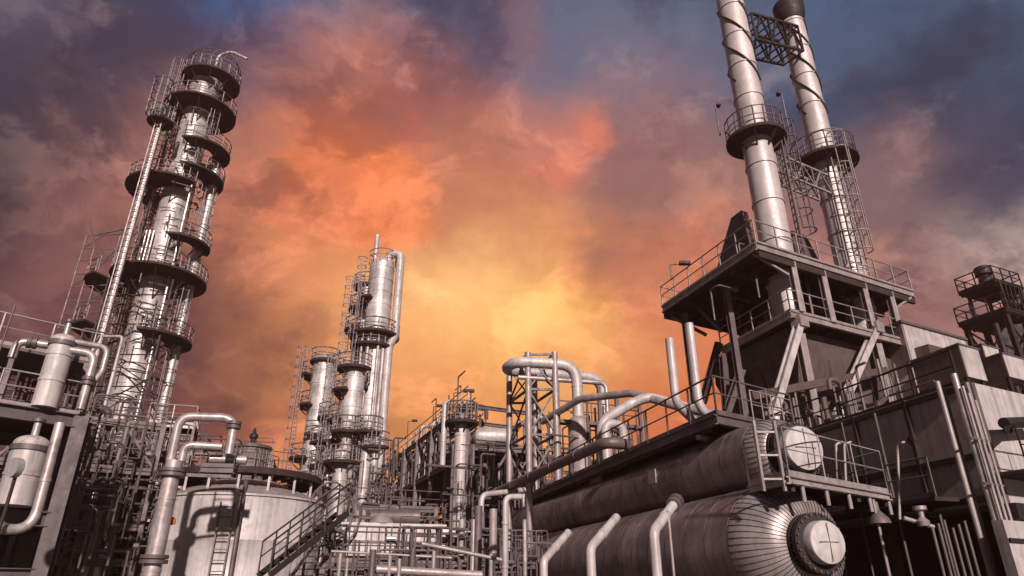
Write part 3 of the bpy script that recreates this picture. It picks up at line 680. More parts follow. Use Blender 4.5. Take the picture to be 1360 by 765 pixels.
# ================================================================ lattice pipe tower in the middle
YF = 30
def post(px, py, Y, top, r=.14): q = xyat(px, py, Y); return q, zr(top, Y)
t = thing('pipe_tower', 'open lattice pipe tower carrying fat white pipe loops in the middle', 'steel frame', xyat(715, 600, YF))
ps = [xyat(702, 560, YF), xyat(739, 560, YF), xyat(724, 560, YF + 3.2) - Vector((1.1, 0, 0)), xyat(739, 560, YF + 3.0)]
ps[2] = ps[0] + dirv(-20) * 2.6; ps[3] = ps[1] + dirv(-20) * 2.6
zt = zr(468, YF)
for i, q in enumerate(ps): part(MB().tube([q + up(6.05 if i % 2 else 0), q + up(zt - (0 if i < 2 else .4))], .15, 10), 'post', 'pale', t)
br = MB(); z = 6.1; k = 0
while z < zt - .5:
    zn = min(z + 2.1, zt - .1)
    for (a_, b_) in ((0, 1), (1, 3), (3, 2), (2, 0)):
        br.beam(ps[a_] + up(zn), ps[b_] + up(zn), .1, .1)
        br.beam(ps[a_] + up(z), ps[b_] + up(zn), .07, .07)
        if a_ in (0, 3): br.beam(ps[b_] + up(z), ps[a_] + up(zn), .06, .06)
    z = zn + .01
part(br, 'bracing', 'steel', t)
zp = zr(482, YF)
E = dirv(72)
a0 = ps[0] + up(zp) + E * -.3; 
pipe([ps[1] + E * 1.1 + up(zr(556, YF)) , ps[1] + E * 1.1 + up(zp), ps[0] + E * -.7 + up(zp), ps[0] + E * -.7 + dirv(-20) * 1.5 + up(zp), ps[1] + E * 3.2 + dirv(-20) * 1.5 + up(zp), ps[1] + E * 3.2 + dirv(-20) * 1.5 + up(6)], .26, 'fat white pipe looped round the top of the lattice pipe tower', 'white', rad=.9, bands=1.6)
pipe([ps[0] + E * -.5 + up(zp - .75), ps[1] + E * 2.6 + up(zp - .75), ps[1] + E * 2.6 + up(6)], .11, 'thinner pipe running under the fat white loop', 'pipe')
# equipment tower at x=775
q = ps[1] + E * 1.1
t = thing('knockout_drum', 'dark upright drum where the fat white loop pipe comes down', 'drum', q + up(5.8))
part(MB().lathe(q, shell_prof(.5, 5.8, zr(556, YF), .8, .02) + [(.3, zr(556, YF) + .15)], 22), 'shell', 'wall', t)
for dx in (-1.0, 1.1, 2.0, 3.2):
    part(MB().beam(q + E * dx + up(5.8), q + E * dx + up(zr(500, YF)) - up(abs(dx) * .3), .14, .14), 'post', 'steel', t)
rb = MB(); rail(rb, [q + E * -1 + up(zr(560, YF)), q + E * 3.2 + up(zr(560, YF))], 1.0, .8, .03); rb.beam(q + E * -1 + up(zr(560, YF)), q + E * 3.2 + up(zr(560, YF)), .5, .15); part(rb, 'service_deck', 'steel', t)
# horizontal big pipes 740 - 930
zz_ = zr(535, 26)
pipe([PZ(798, 560, zz_ - .9) - up(zz_ - 7), PZ(798, 560, zz_ - .9) , PZ(840, 535, zz_), PZ(862, 527, zz_ + .2), PZ(912, 541, zz_), PZ(1000, 566, zz_)], .20, 'broad white pipe running right from the lattice tower towards the furnace', 'white', rad=.8, bands=1.5)
pipe([P(720, 560, 31), P(770, 530, 28.5), P(838, 522, 26.5), P(900, 540, 25), P(960, 552, 24)], .16, 'narrower pipe behind the broad white pipe leading to the furnace', 'pipe', rad=.6)
uq = PZ(806, 612, 6.1)
pipe([uq, Vector((uq.x, uq.y, zr(562, uq.y))), Vector((uq.x, uq.y, zr(562, uq.y))) + E * .75, uq + E * .75], .17, 'white inverted U pipe standing on the walkway beside the diagonal pipe', 'white', rad=.36, bands=.8)
# two upright pipes
for (px, pyt, pyb, Y, lab) in ((893, 450, 528, 22.0, 'shorter of the two white upright pipes beside the furnace platform'), (921, 430, 532, 21.5, 'taller of the two white upright pipes beside the furnace platform')):
    q = xyat(px + (0), (pyt + pyb) / 2, Y); zb = zr(pyb, Y)
    pipe([q + up(zr(pyt, Y)), q + up(zb - .2), q + B * .8 + up(zb - .75), q + B * 4.6 + up(zb - .75)], .15, lab, 'white', rad=.6)
# long diagonal pipe
zP = 6.3
pipe([PZ(806, 587, zP) + B * 1.0, PZ(806, 587, zP), PZ(640, 662, zP)], .19, 'long brown diagonal pipe running beside the walkway', 'rustpipe', bands=2.5)
pipe([PZ(640, 660, zP) - up(.1), PZ(600, 682, zP) - up(.1)], .12, 'thin continuation of the long diagonal pipe towards the left', 'steel')

# ================================================================ two heat exchanger vessels
def hvessel(name, label, near, az, length, r, m, cap_r, flr, headlen, stripes):
    d = dirv(az); near = Vector(near); t = thing(name, label, 'vessel', near - up(r) + d * length / 2)
    n = 56; pr = [(r * .1, length + r * .55), (r * .6, length + r * .45), (r, length)]
    x = length - .01; 
    pr2 = []; xs = headlen
    while xs < length - .5: pr2.append(xs); xs += .95
    for xs in reversed(pr2): pr += [(r, xs + .05), (r - .014, xs + .04), (r - .014, xs + .01), (r + .006, xs), (r, xs - .03)]
    hp = [(flr + (r - flr) * math.sin(math.pi / 2 * k / 8), headlen - headlen * .98 * (1 - math.cos(math.pi / 2 * (1 - k / 8)) if False else math.cos(math.pi / 2 * k / 8))) for k in range(8, -1, -1)]
    part(MB().lathe(near, [(r, headlen + .06)] , 4) if False else MB().lathe(near, pr + [(r, headlen + .02)], n, d), 'shell', m, t)
    part(MB().lathe(near, [(a, b) for a, b in hp], n, d), 'dished_head', 'head', t)
    sm = MB()
    for k in range(stripes):
        a = 2 * math.pi * k / stripes; u = Vector((1, 0, 0)) - d * d.x; u.normalize(); v = d.cross(u); rd = u * math.cos(a) + v * math.sin(a)
        pts = [near + d * b + rd * (a_ + .004) for a_, b in hp]
        sm.tube(pts, .009, 4, False)
    part(sm, 'cladding_seams', 'dark', t)
    part(MB().lathe(near, [(flr, .12), (flr * 1.16, .1), (flr * 1.16, -.06), (flr * 1.02, -.06), (flr * 1.02, -.14), (flr * 1.16, -.14), (flr * 1.16, -.27), (flr * .9, -.28)], 40, d), 'flange', 'dark', t)
    bo = MB()
    for k in range(24):
        a = 2 * math.pi * k / 24; u = Vector((1, 0, 0)) - d * d.x; u.normalize(); v = d.cross(u); q = near + (u * math.cos(a) + v * math.sin(a)) * flr * 1.09
        bo.cyl(q - d * .32, q + d * .16, .022, n=6)
    part(bo, 'flange_bolts', 'steel', t)
    part(MB().lathe(near, [(cap_r * 1.04, -.24), (cap_r * 1.04, -.46), (cap_r, -.5), (cap_r * .55, -.535), (.05, -.55)], 40, d), 'end_cover', 'cap', t)
    cr = MB(); u = d.cross(up(1)).normalized()
    cr.beam(near - d * .56 - u * cap_r * .6, near - d * .55 + u * cap_r * .55, .012, .012); cr.beam(near - d * .55 - up(cap_r * .9), near - d * .55 + up(cap_r * .9), .012, .012)
    part(cr, 'cover_seam', 'dark', t)
    return t
v1 = P(1050, 600, 16.0); t = hvessel('heat_exchanger', 'upper long horizontal vessel with round white end cover behind railing', v1, -17, 20.5, .90, 'vessel', .50, .57, .62, 44)
part(MB().box(v1 + dirv(-17) * 5.2 + dirv(-107) * .9 + up(.15), .04, .45, .4, -17), 'nameplate', 'pale', t)
for k, s_ in enumerate((4.0, 8.5, 13.0, 17.5)):
    q = v1 + dirv(-17) * s_; part(MB().box(q - up(.95), .25, 1.5, .5, -107), 'saddle', 'dark', t)
v2 = P(1078, 722, 15.2); t = hvessel('heat_exchanger', 'lower wider horizontal vessel with ribbed head and round white end cover', v2, -17, 22, 1.36, 'vessel', .42, .53, 1.05, 60)
for s_ in (3.5, 10, 17): q = v2 + dirv(-17) * s_; part(MB().box(Vector((q.x, q.y, .7)), 2.0, .5, 1.4, -17), 'saddle', 'concrete', t)
# branch pipes feeding the vessels
dv = dirv(-107)
for (px0, py0, px1, py1, px2, r_, Y, lab) in ((900, 663, 868, 706, 870, .105, 15.6, 'nearest bent white pipe leaving the lower vessel'), (819, 687, 784, 728, 787, .115, 18.5, 'middle bent white pipe leaving the lower vessel'), (755, 707, 722, 745, 722, .115, 21.5, 'farthest bent white pipe leaving the lower vessel')):
    a_ = P(px0, py0, Y); b_ = P(px1, py1, Y - 1.1)
    pipe([a_, b_, Vector((b_.x, b_.y, 0))], r_, lab, 'white', rad=.28, bands=.9, flg=((0, .12),) if Y < 16 else ())
pipe([P(887, 678, 14.9), Vector((P(887, 678, 14.9).x, 14.9, 0))], .03, 'thin rod beside the nearest bent white pipe', 'pale')

# ================================================================ walkway above vessels
wz = 5.95
wc = PZ(952, 550, wz); wB = PZ(1056, 572, wz); wu = (wB - wc); wA = PZ(698, 660, wz) - wc
t = thing('upper_walkway', 'long dark walkway deck above the upper vessel with pipe supports', 'walkway', Vector((wc.x, wc.y, 0)))
deck(t, wc, wu, wA, .15, (1, 0, 0, 1), rm='steel', rr=.028, edge=.26)
for k in range(9):
    q = wc + wA * (.06 + k * .11); part(MB().beam(q - up(.25), q + wu * .8 - up(.95), .08, .12), 'bracket', 'dark', t)
for k in range(5):
    q = wc + wA * (.1 + k * .21) + wu * .95; part(MB().ibeam(Vector((q.x, q.y, 0)), q - up(.2), .25, .25), 'column', 'dark', t)
part(MB().box(wc + wA * .5 - up(.55) + wu * .05, .1, 1.0, .55, -18), 'junction_box', 'steel', t)
rb = MB(); rail(rb, [wc + wu * .45 + up(0), wc + wu * 1.0], .9, .45, .02); part(rb, 'inner_rail', 'pale', t)
qd = wc - B * .0 + up(-.42) + dirv(-18) * .6
part(MB().beam(wc + dirv(-18) * 1.0 - up(.4), wc + dirv(-18) * 1.0 + wu * .6 - up(.4), .12, .12), 'hanger_beam', 'pale', t)
# lower end walkway
lz = 3.95
lc = PZ(1008, 644, lz); l0 = PZ(1048, 632, lz); l1 = PZ(1180, 656, lz)
t = thing('end_walkway', 'railed walkway crossing in front of the white vessel end covers', 'walkway', Vector((l0.x, l0.y, 0)))
deck(t, l0, (l1 - l0), dirv(-14) * 1.5, .1, (1, 1, 0, 1), rm='pipe', rr=.019, edge=.16)
for k in range(5):
    q = l0 + (l1 - l0) * (.1 + k * .22); part(MB().cyl(q - up(.5), q - up(.18), .045, n=8), 'hanger', 'pale', t)
q = l0 + (l1 - l0) * .8; part(MB().cyl(Vector((q.x, q.y, 0)), q - up(.2), .035, n=8), 'prop', 'pale', t)
q = l0 + (l1 - l0) * .82; part(MB().lathe(q - up(.75), [(.26, 0), (.22, .12), (.06, .3), (.05, .5)], 18), 'lamp_shade', 'steel', t)
lad(t, l0 + Vector((-.32, .1, -.3)), l0 + Vector((-.32, .1, 1.2)), 180, False, 'pale', .45)
for (px, py0, py1, Y) in ((1113, 590, 655, 17.5), (1124, 590, 655, 17.2), (1195, 590, 690, 17.5)):
    pipe([P(px, py1, Y), P(px - 3, py0, Y), P(px + 6, py0 - 3, Y)], .035, 'thin upright pipe behind the end walkway railing', 'pale', group='thin pipes behind the end walkway')

# ================================================================ furnace: platforms, legs, casing
pz = 15.6; C0 = PZ(1004, 322, pz); CL = PZ(880, 407, pz); CR = PZ(1212, 387, pz)
fa, fb = (CL - C0), (CR - C0); an, bn = fa.normalized(), fb.normalized()
FT = thing('furnace_structure', 'furnace structure with two stacked platforms on slanted legs below the chimneys', 'furnace', Vector((C0.x, C0.y, 0)))
def cell(mb, s, t_, ds, dt, z, th=.14): mb.para(C0 + an * s + bn * t_ + up(z - pz - th), an * ds, bn * dt, up(th))
# deck with openings for the chimneys : built from strips that leave the stacks free
st1 = xyat(1024, 302, 30); st1 = Vector((12.83, 28.4, 0)); st2 = Vector((18.0, 31.6, 0))
LA, LB = fa.length, fb.length
d = MB().para(C0 - up(.14), fa, fb, up(.14))
nb = 10
for i in range(nb + 1):
    q = C0 + bn * (.05 + (LB - .1) * i / nb) - up(.3); d.beam(q + an * .05, q + an * (LA - .05), .12, .3)
for i in range(5):
    q = C0 + an * (.05 + (LA - .1) * i / 4) - up(.52); d.beam(q + bn * .05, q + bn * (LB - .05), .16, .34)
po = part(d, 'upper_platform', 'grate', FT)
e = MB()
for (a_, b_) in ((C0, C0 + fb), (C0, C0 + fa), (C0 + fa, C0 + fa + fb), (C0 + fb, C0 + fa + fb)): e.ibeam(a_ - up(.18), b_ - up(.18), .2, .36, .04)
part(e, 'edge_beam', 'pale', po)
rb = MB(); rail(rb, [C0, C0 + fb, C0 + fa + fb, C0 + fa], 1.15, 1.3, .035, closed=True); part(rb, 'railing', 'pale', po)
# second platform
z2 = 12.7; D0 = PZ(1050, 413, z2); DL = PZ(958, 464, z2); da = DL - D0; db = bn * 8.4
po = deck(FT, D0, db, da, .14, (1, 0, 0, 1), rm='pale', rr=.032, edge=.3, name='lower_platform')
# columns between platforms
def fpt(px, py):   # point of front plane
    r = ray(px, py); n = Vector((bn.y, -bn.x, 0)); o = C0 + an * .12; k = (o - CAM).dot(n) / r.dot(n); return CAM + r * k
for (pa, pb) in (((1048, 337), (1061, 414)), ((1088, 350), (1102, 428)), ((1142, 367), (1157, 434)), ((1178, 380), (1189, 428))):
    a_ = fpt(*pa); b_ = Vector((a_.x, a_.y, fpt(*pb).z)); a_.z = pz - .36
    part(MB().ibeam(b_, a_, .28, .28, .05), 'column', 'pale', FT)
for s_, tt in ((3, .6), (6.5, .6), (6.5, 5), (6.5, 10), (3.5, 10.5)):
    q = C0 + an * s_ + bn * tt; part(MB().ibeam(Vector((q.x, q.y, 7.0)), q - up(.7), .26, .26, .05), 'column', 'steel', FT)
# slanted legs
for (pa, pb) in (((1062, 428), (1027, 548)), ((1163, 436), (1114, 548))):
    a_, b_ = fpt(*pa), fpt(*pb); part(MB().ibeam(b_, a_, .30, .34, .05, up=Vector((bn.y, -bn.x, 0))), 'slanted_leg', 'white', FT)
    part(MB().box(a_, .55, .5, .5, AZ_B - 90), 'gusset', 'pale', FT)
    q = Vector((b_.x, b_.y, b_.z - .3)); part(MB().lathe(Vector((b_.x, b_.y, 6.9)), [(.3, 0), (.3, b_.z - 7.1), (.42, b_.z - 7.05), (.42, b_.z - 6.9)], 16), 'foot', 'white', FT)
for (pa, pb) in (((1068, 440), (1084, 560)), ((1167, 440), (1178, 520))):
    a_ = fpt(*pa) + an * .3; part(MB().ibeam(Vector((a_.x, a_.y, 7.0)), a_, .34, .34, .05), 'main_leg', 'pale', FT)
# rear slanted legs on left side
def spt(px, py, s0=0):
    r = ray(px, py); n = Vector((an.y, -an.x, 0)); o = D0 + bn * .1; k = (o - CAM).dot(n) / r.dot(n); return CAM + r * k
for (pa, pb, m_) in (((955, 455), (933, 535), 'brown'), ((985, 490), (966, 545), 'pale'), ((960, 470), (966, 560), 'brown')):
    part(MB().ibeam(spt(*pb), spt(*pa), .3, .3, .05), 'side_leg', m_, FT)
part(MB().beam(CL - up(.4) + bn * .3, spt(938, 445), .16, .16), 'knee_brace', 'steel', FT)
part(MB().beam(CL - up(.4) + bn * 1.2 - an * 1.5, spt(958, 440), .16, .16), 'knee_brace', 'steel', FT)
part(MB().beam(C0 + an * .3 - up(.4), fpt(1047, 365), .1, .1), 'knee_brace', 'pale', FT)
part(MB().beam(C0 + fb - bn * .3 - up(.4), fpt(1188, 410), .1, .1), 'knee_brace', 'pale', FT)
# hopper casing beneath (tapered)
hz0, hz1 = 8.2, 12.3
def hp(s, t_, z): return C0 + an * s + bn * t_ + up(z - pz)
mb = MB()
top = [hp(.9, 2.0, hz1), hp(6.3, 2.0, hz1), hp(6.3, 11.5, hz1), hp(.9, 11.5, hz1)]
mid = [hp(.9, 2.0, 11.2), hp(6.3, 2.0, 11.2), hp(6.3, 11.5, 11.2), hp(.9, 11.5, 11.2)]
bot = [hp(2.0, 3.6, hz0 - 1.4), hp(5.3, 3.6, hz0 - 1.4), hp(5.3, 11.0, hz0 - 1.4), hp(2.0, 11.0, hz0 - 1.4)]
mb.add(top + mid + bot, [(3, 2, 1, 0), (0, 1, 5, 4), (1, 2, 6, 5), (2, 3, 7, 6), (3, 0, 4, 7), (4, 5, 9, 8), (5, 6, 10, 9), (6, 7, 11, 10), (7, 4, 8, 11), (8, 9, 10, 11)])
for k in range(6):
    f = (k + .5) / 6
    for (i, j) in ((4, 5), (7, 4)):
        mb.beam(mb.v[i].lerp(mb.v[j], f), mb.v[i + 4].lerp(mb.v[j + 4], f), .12, .14)
for f in (.35, .7):
    q = [mid[i].lerp(bot[i], f) for i in range(4)]
    for i in range(4): mb.beam(q[i], q[(i + 1) % 4], .14, .16)
part(mb, 'hopper', 'brown', FT)
# inclined duct piece & transverse pipes
part(MB().beam(hp(.3, -1.5, 8.6), hp(.3, 7.5, 11.0), .28, .3), 'brace', 'brown', FT)
part(MB().beam(hp(.2, 4.0, 7.9), hp(.2, 9, 10.9), .18, .2), 'brace', 'brown', FT)
part(MB().beam(hp(.1, 4.2, 8.8), hp(.1, 8.2, 7.3), .16, .16), 'brace', 'pale', FT)
# sloping plenum behind the first chimney
mb = MB(); b4 = [hp(4.1, 1.9, pz), hp(6.0, 1.9, pz), hp(6.0, 4.6, pz), hp(4.1, 4.6, pz)]; t4 = [hp(4.5, 4.1, pz + 5.4), hp(5.4, 4.1, pz + 5.4), hp(5.4, 4.6, pz + 5.4), hp(4.5, 4.6, pz + 5.4)]
mb.add(b4 + t4, [(3, 2, 1, 0), (4, 5, 6, 7), (0, 1, 5, 4), (1, 2, 6, 5), (2, 3, 7, 6), (3, 0, 4, 7)]); part(mb, 'sloping_duct', 'brown', FT)
mb = MB(); b4 = [hp(3.3, 6.6, pz), hp(6.2, 6.6, pz), hp(6.2, 9.6, pz), hp(3.3, 9.6, pz)]; t4 = [hp(4.3, 7.8, pz + 5), hp(5.0, 7.8, pz + 5), hp(5.0, 9, pz + 5), hp(4.3, 9, pz + 5)]
mb.add(b4 + t4, [(3, 2, 1, 0), (4, 5, 6, 7), (0, 1, 5, 4), (1, 2, 6, 5), (2, 3, 7, 6), (3, 0, 4, 7)]); part(mb, 'sloping_duct', 'brown', FT)
lamp(890, 352, 372, 32.2, .7, 'floodlight on the left corner of the furnace platform')
lamp(950, 140, 180, 29, .15, 'small lamp on a mast left of the first chimney ring platform')
lamp(1038, 125, 175, 31, -.15, 'small lamp on a mast between the two chimneys')

# chimneys
def chimney(q, r, z0, z1, strake, label, sp0):
    t = thing('chimney', label, 'chimney', q + up(z0))
    part(MB().lathe(q, shell_prof(r, z0, z1, 2.2, .05), 48), 'shell', 'stack', t)
    for k in range(3):
        pts = []
        n = 60
        for i in range(n + 1):
            z = sp0 + (z1 - .6 - sp0) * i / n; a = -360 * (z - sp0) / 7.0 + k * 120
            pts.append(q + dirv(-a) * (r + .045) + up(z))
        part(MB().tube(pts, .055, 6), 'helical_strake', 'dark', t)
    return t
t1_ = chimney(st1, .74, 12.75, 40, 1, 'nearer chimney, left of the pair, wrapped in spiral fins', 27.0)
ringdeck(t1_, st1 + up(23.3), .74, 1.5, 0, 360, .14, 1.2, rm='steel', rr=.035)
lad(t1_, st1 + dirv(100) * 1.15 + up(15.7), st1 + dirv(100) * 1.15 + up(24.2), 100, True, 'steel')
t2_ = chimney(st2, .70, 12.75, zr(22, 31.4), 1, 'farther chimney, right of the pair, with flared black cap', 27.4)
zt = zr(24, 31.4)
part(MB().lathe(st2, [(.71, zt - .3), (.78, zt - .2), (.92, zt + .45), (.95, zt + 1.2), (.8, zt + 1.2), (.72, zt + .4)], 40), 'flared_cap', 'dark', t2_)
ringdeck(t2_, st2 + up(24.1), .7, 1.75, 0, 360, .14, 1.2, rm='steel', rr=.035)
lad(t2_, st2 + dirv(175) * 1.0 + up(15.7), st2 + dirv(175) * 1.0 + up(25.1), 175, True, 'pale', .6)
def truss(label, p, q, h, w_, n, r=.05):
    p, q = Vector(p), Vector(q); s_ = (q - p).cross(up(1)).normalized() * w_ / 2; mb = MB()
    for k in (-1, 1):
        mb.beam(p + s_ * k, q + s_ * k, r * 2, r * 2); mb.beam(p + s_ * k + up(h), q + s_ * k + up(h), r * 2, r * 2)
        for i in range(n):
            a, b = p.lerp(q, i / n), p.lerp(q, (i + 1) / n)
            if i % 2: a, b = b, a
            mb.beam(a + s_ * k, b + s_ * k + up(h), r * 1.4, r * 1.4); mb.beam(a + s_ * k, a + s_ * k + up(h), r * 1.4, r * 1.4)
    for i in range(n + 1):
        a = p.lerp(q, i / n); mb.beam(a - s_, a + s_, r, r); mb.beam(a - s_ + up(h), a + s_ + up(h), r, r)
    return solo(mb, 'link_truss', 'dark' if h > 1.5 else 'pale', label, 'truss')
dd = (st2 - st1).normalized()
truss('dark lattice bridge tying the two chimneys together near their tops', st1 + dd * .76 + up(30.2), st2 - dd * .72 + up(31.7), 2.0, 1.4, 6, .07)
truss('small lattice link between the chimney ring platforms', st1 + dd * .76 + up(21.4), st2 - dd * .72 + up(21.6), 1.2, .8, 6, .05)

# ================================================================ boiler house blocks on the right
Mc = P(1283, 507, 17.0); mz = Mc.z; Mc.z = 0
ma = dirv(-17); mb_ = dirv(62)
BH = thing('boiler_house', 'large sheet metal boiler casing filling the right side under the furnace', 'building', Mc)
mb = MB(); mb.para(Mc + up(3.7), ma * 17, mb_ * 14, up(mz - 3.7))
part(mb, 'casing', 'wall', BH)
mb = MB(); mb.para(Mc + mb_ * 1.4 + ma * .6, ma * 16, mb_ * 12, up(3.69)); part(mb, 'bay_shade', 'dark', BH)  # dark box stands in for the shade of the open bay
for k_ in range(5): part(MB().ibeam(Mc + ma * (.3 + 3.6 * k_) + mb_ * .3, Mc + ma * (.3 + 3.6 * k_) + mb_ * .3 + up(3.68), .3, .3), 'support_column', 'steel', BH)
part(MB().para(Mc - ma * .03 + mb_ * .14 + up(.0), mb_ * 13.8, ma * .026, up(mz + .004)), 'sunlit_front', 'white', BH)  # paler front sheet: brightness of the sunlit side put into its colour
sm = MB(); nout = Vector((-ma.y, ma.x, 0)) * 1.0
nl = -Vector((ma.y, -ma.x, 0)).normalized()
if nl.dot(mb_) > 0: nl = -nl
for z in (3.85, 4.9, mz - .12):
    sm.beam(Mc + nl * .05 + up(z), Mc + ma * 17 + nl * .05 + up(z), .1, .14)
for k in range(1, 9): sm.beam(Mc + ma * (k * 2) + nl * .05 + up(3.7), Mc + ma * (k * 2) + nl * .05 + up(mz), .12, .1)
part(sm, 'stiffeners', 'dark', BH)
rb = MB(); rail(rb, [Mc + ma * 16 + up(mz) - nl * .1, Mc + up(mz) - nl * .1 + ma * .3], 1.0, 1.4, .03); part(rb, 'roof_railing', 'dark', BH)
nf = (-mb_.cross(up(1))).normalized()
if nf.dot(ma) > 0: nf = -nf
part(MB().para(Mc - nl * .12 + nf * .002, nf * .04, mb_ * .14, up(mz)), 'corner_trim', 'steel', BH)
for (px, py) in ((1213, 585), (1228, 670)):
    r_ = ray(px, py); k = (Mc - CAM).dot(nl) / r_.dot(nl); q = CAM + r_ * k; part(MB().lathe(q + nl * .07, [(.13, -.06), (.13, .03), (.08, .05)], 16, nl), 'sight_port', 'dark', BH)
for k in range(4):
    q = Mc + ma * (5.3) + nl * .5 + up(4.9 + k * .28); part(MB().beam(q, q + ma * 2.2, .08, .06), 'louvre_blade', 'dark', BH)
part(MB().box(Mc + nl * .5 + ma * 8 + up(3.9), .9, 14, .1, -17), 'side_gallery', 'grate', BH)
rb = MB(); rail(rb, [Mc + nl * .9 + ma * 1 + up(3.95), Mc + nl * .9 + ma * 15 + up(3.95)], 1.0, 1.4, .025); part(rb, 'gallery_railing', 'steel', BH)
# front face details of casing
def ffp(px, py, off=.0):
    r_ = ray(px, py); o = Mc + nf * off; k = (o - CAM).dot(nf) / r_.dot(nf); return CAM + r_ * k
part(MB().cyl(ffp(1333, 562, .5), ffp(1380, 560, .5), .14, n=12), 'outlet_pipe', 'dark', BH)
part(MB().cyl(ffp(1340, 570, .0), ffp(1340, 570, .75), .1, n=12), 'nozzle', 'dark', BH)
q = ffp(1300, 585, 0); q2 = ffp(1380, 600, 0)
gd = MB().para(Vector((q.x, q.y, q.z - .9)), (Vector((q2.x, q2.y, 0)) - Vector((q.x, q.y, 0))) * 1.6, nf * .9, up(.08)); g_ = part(gd, 'front_gallery', 'grate', BH)
rb = MB(); s0 = Vector((q.x, q.y, q.z - .8)) + nf * .9; e0 = s0 + (Vector((q2.x, q2.y, 0)) - Vector((q.x, q.y, 0))) * 1.6; rail(rb, [s0, e0], 1.0, .9, .022); part(rb, 'railing', 'dark', g_)
q3 = Vector((q.x, q.y, q.z - 1.9)); part(MB().para(q3, (e0 - s0), nf * .4, up(.35)), 'duct_band', 'dark', BH)
# upper casing N
Nc = P(1196, 429, 29.5); nz = Nc.z; Nc.z = mz
UP = thing('upper_boiler_block', 'upper boiler block with bright sloping roof edge right of the furnace platforms', 'building', Nc)
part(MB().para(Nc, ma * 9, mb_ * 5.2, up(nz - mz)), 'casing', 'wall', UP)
part(MB().para(Nc - ma * .03 + mb_ * .1, mb_ * 5.0, ma * .026, up(nz - mz - .003)), 'sunlit_front', 'white', UP)  # pale sheet again, front made to look sunlit by colour
part(MB().para(Nc + nf * .01 + up(1.0) + mb_ * .5, nf * .7, mb_ * 1.6, up(nz - mz - 2.2)), 'control_cabinet', 'brown', UP)
part(MB().para(Nc + nf * .01 + up(1.4) + mb_ * 3.0, nf * .9, mb_ * 1.1, up(nz - mz - 2.8)), 'control_cabinet', 'steel', UP)
part(MB().para(Nc - ma * .12 - mb_ * .1 + up(nz - mz), ma * 9.2, mb_ * 5.4, up(.12)), 'roof_slab', 'steel', UP)
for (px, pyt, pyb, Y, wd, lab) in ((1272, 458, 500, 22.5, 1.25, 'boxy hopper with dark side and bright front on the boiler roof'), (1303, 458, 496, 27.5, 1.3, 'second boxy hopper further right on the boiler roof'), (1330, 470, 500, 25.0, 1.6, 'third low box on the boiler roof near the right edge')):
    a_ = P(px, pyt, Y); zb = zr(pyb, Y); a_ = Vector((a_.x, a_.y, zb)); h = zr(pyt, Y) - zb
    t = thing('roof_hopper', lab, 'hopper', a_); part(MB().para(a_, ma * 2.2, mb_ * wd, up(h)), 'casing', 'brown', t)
    part(MB().para(a_ - ma * .02 + mb_ * .05, mb_ * (wd - .08), ma * .017, up(h)), 'sunlit_front', 'white', t)  # front coloured pale as the sunlit side of the dark box
    part(MB().para(a_ - ma * .05 - mb_ * .05 + up(h), ma * 2.3, mb_ * (wd + .1), up(.06)), 'lid', 'steel', t)
    for (i, j) in ((.1, .1), (2.0, .1), (.1, wd - .2), (2.0, wd - .2)):
        q = a_ + ma * i + mb_ * j; part(MB().beam(Vector((q.x, q.y, mz)), q, .12, .12), 'leg', 'dark', t)
# roof clutter
for i in range(26):
    q = Mc + ma * random.uniform(2.0, 12) + mb_ * random.uniform(.5, 5) + up(mz); h = random.uniform(.5, 2.0)
    e = q + mb_ * random.uniform(-.9, .9)
    r_, m_, pt_ = random.choice((.04, .06, .09)), random.choice(('dark', 'steel', 'brown')), [q, q + up(h), e + up(h), e + up(h - .4)]
    pipe(pt_, r_, words(r_, pt_, m_) + ' pipe ' + ('tall' if h > 1.3 else 'short') + ' on the boiler house roof', m=m_, group='small pipes on the boiler roof')
# big black slab behind (dark duct) at 1215-1260
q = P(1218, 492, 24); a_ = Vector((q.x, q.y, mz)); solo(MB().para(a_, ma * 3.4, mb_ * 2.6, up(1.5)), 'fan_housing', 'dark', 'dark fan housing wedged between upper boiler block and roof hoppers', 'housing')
# far steel tower
YT = 46; Tc = xyat(1330, 400, YT)
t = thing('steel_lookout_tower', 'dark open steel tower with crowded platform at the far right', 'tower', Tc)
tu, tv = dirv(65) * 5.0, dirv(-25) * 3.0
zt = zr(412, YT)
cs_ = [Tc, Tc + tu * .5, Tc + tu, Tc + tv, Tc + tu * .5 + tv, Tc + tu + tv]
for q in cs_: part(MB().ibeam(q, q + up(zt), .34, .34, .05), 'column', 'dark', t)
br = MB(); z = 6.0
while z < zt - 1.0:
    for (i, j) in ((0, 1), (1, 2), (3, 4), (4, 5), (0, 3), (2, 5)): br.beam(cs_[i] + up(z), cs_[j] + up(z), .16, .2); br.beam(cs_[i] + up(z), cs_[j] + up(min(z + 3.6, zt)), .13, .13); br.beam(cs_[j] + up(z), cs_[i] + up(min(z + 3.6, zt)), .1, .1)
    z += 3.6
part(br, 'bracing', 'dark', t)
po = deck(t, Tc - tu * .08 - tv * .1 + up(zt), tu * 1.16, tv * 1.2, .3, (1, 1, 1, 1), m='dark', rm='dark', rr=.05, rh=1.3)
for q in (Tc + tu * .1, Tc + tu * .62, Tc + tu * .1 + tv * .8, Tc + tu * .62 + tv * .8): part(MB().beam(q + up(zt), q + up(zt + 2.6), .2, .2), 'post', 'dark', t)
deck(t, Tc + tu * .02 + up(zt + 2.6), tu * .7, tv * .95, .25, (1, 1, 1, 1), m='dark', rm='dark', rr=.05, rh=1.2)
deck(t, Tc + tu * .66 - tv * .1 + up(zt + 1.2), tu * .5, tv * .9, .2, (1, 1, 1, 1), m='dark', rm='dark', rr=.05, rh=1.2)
q = Tc + tu * .25 + tv * .4
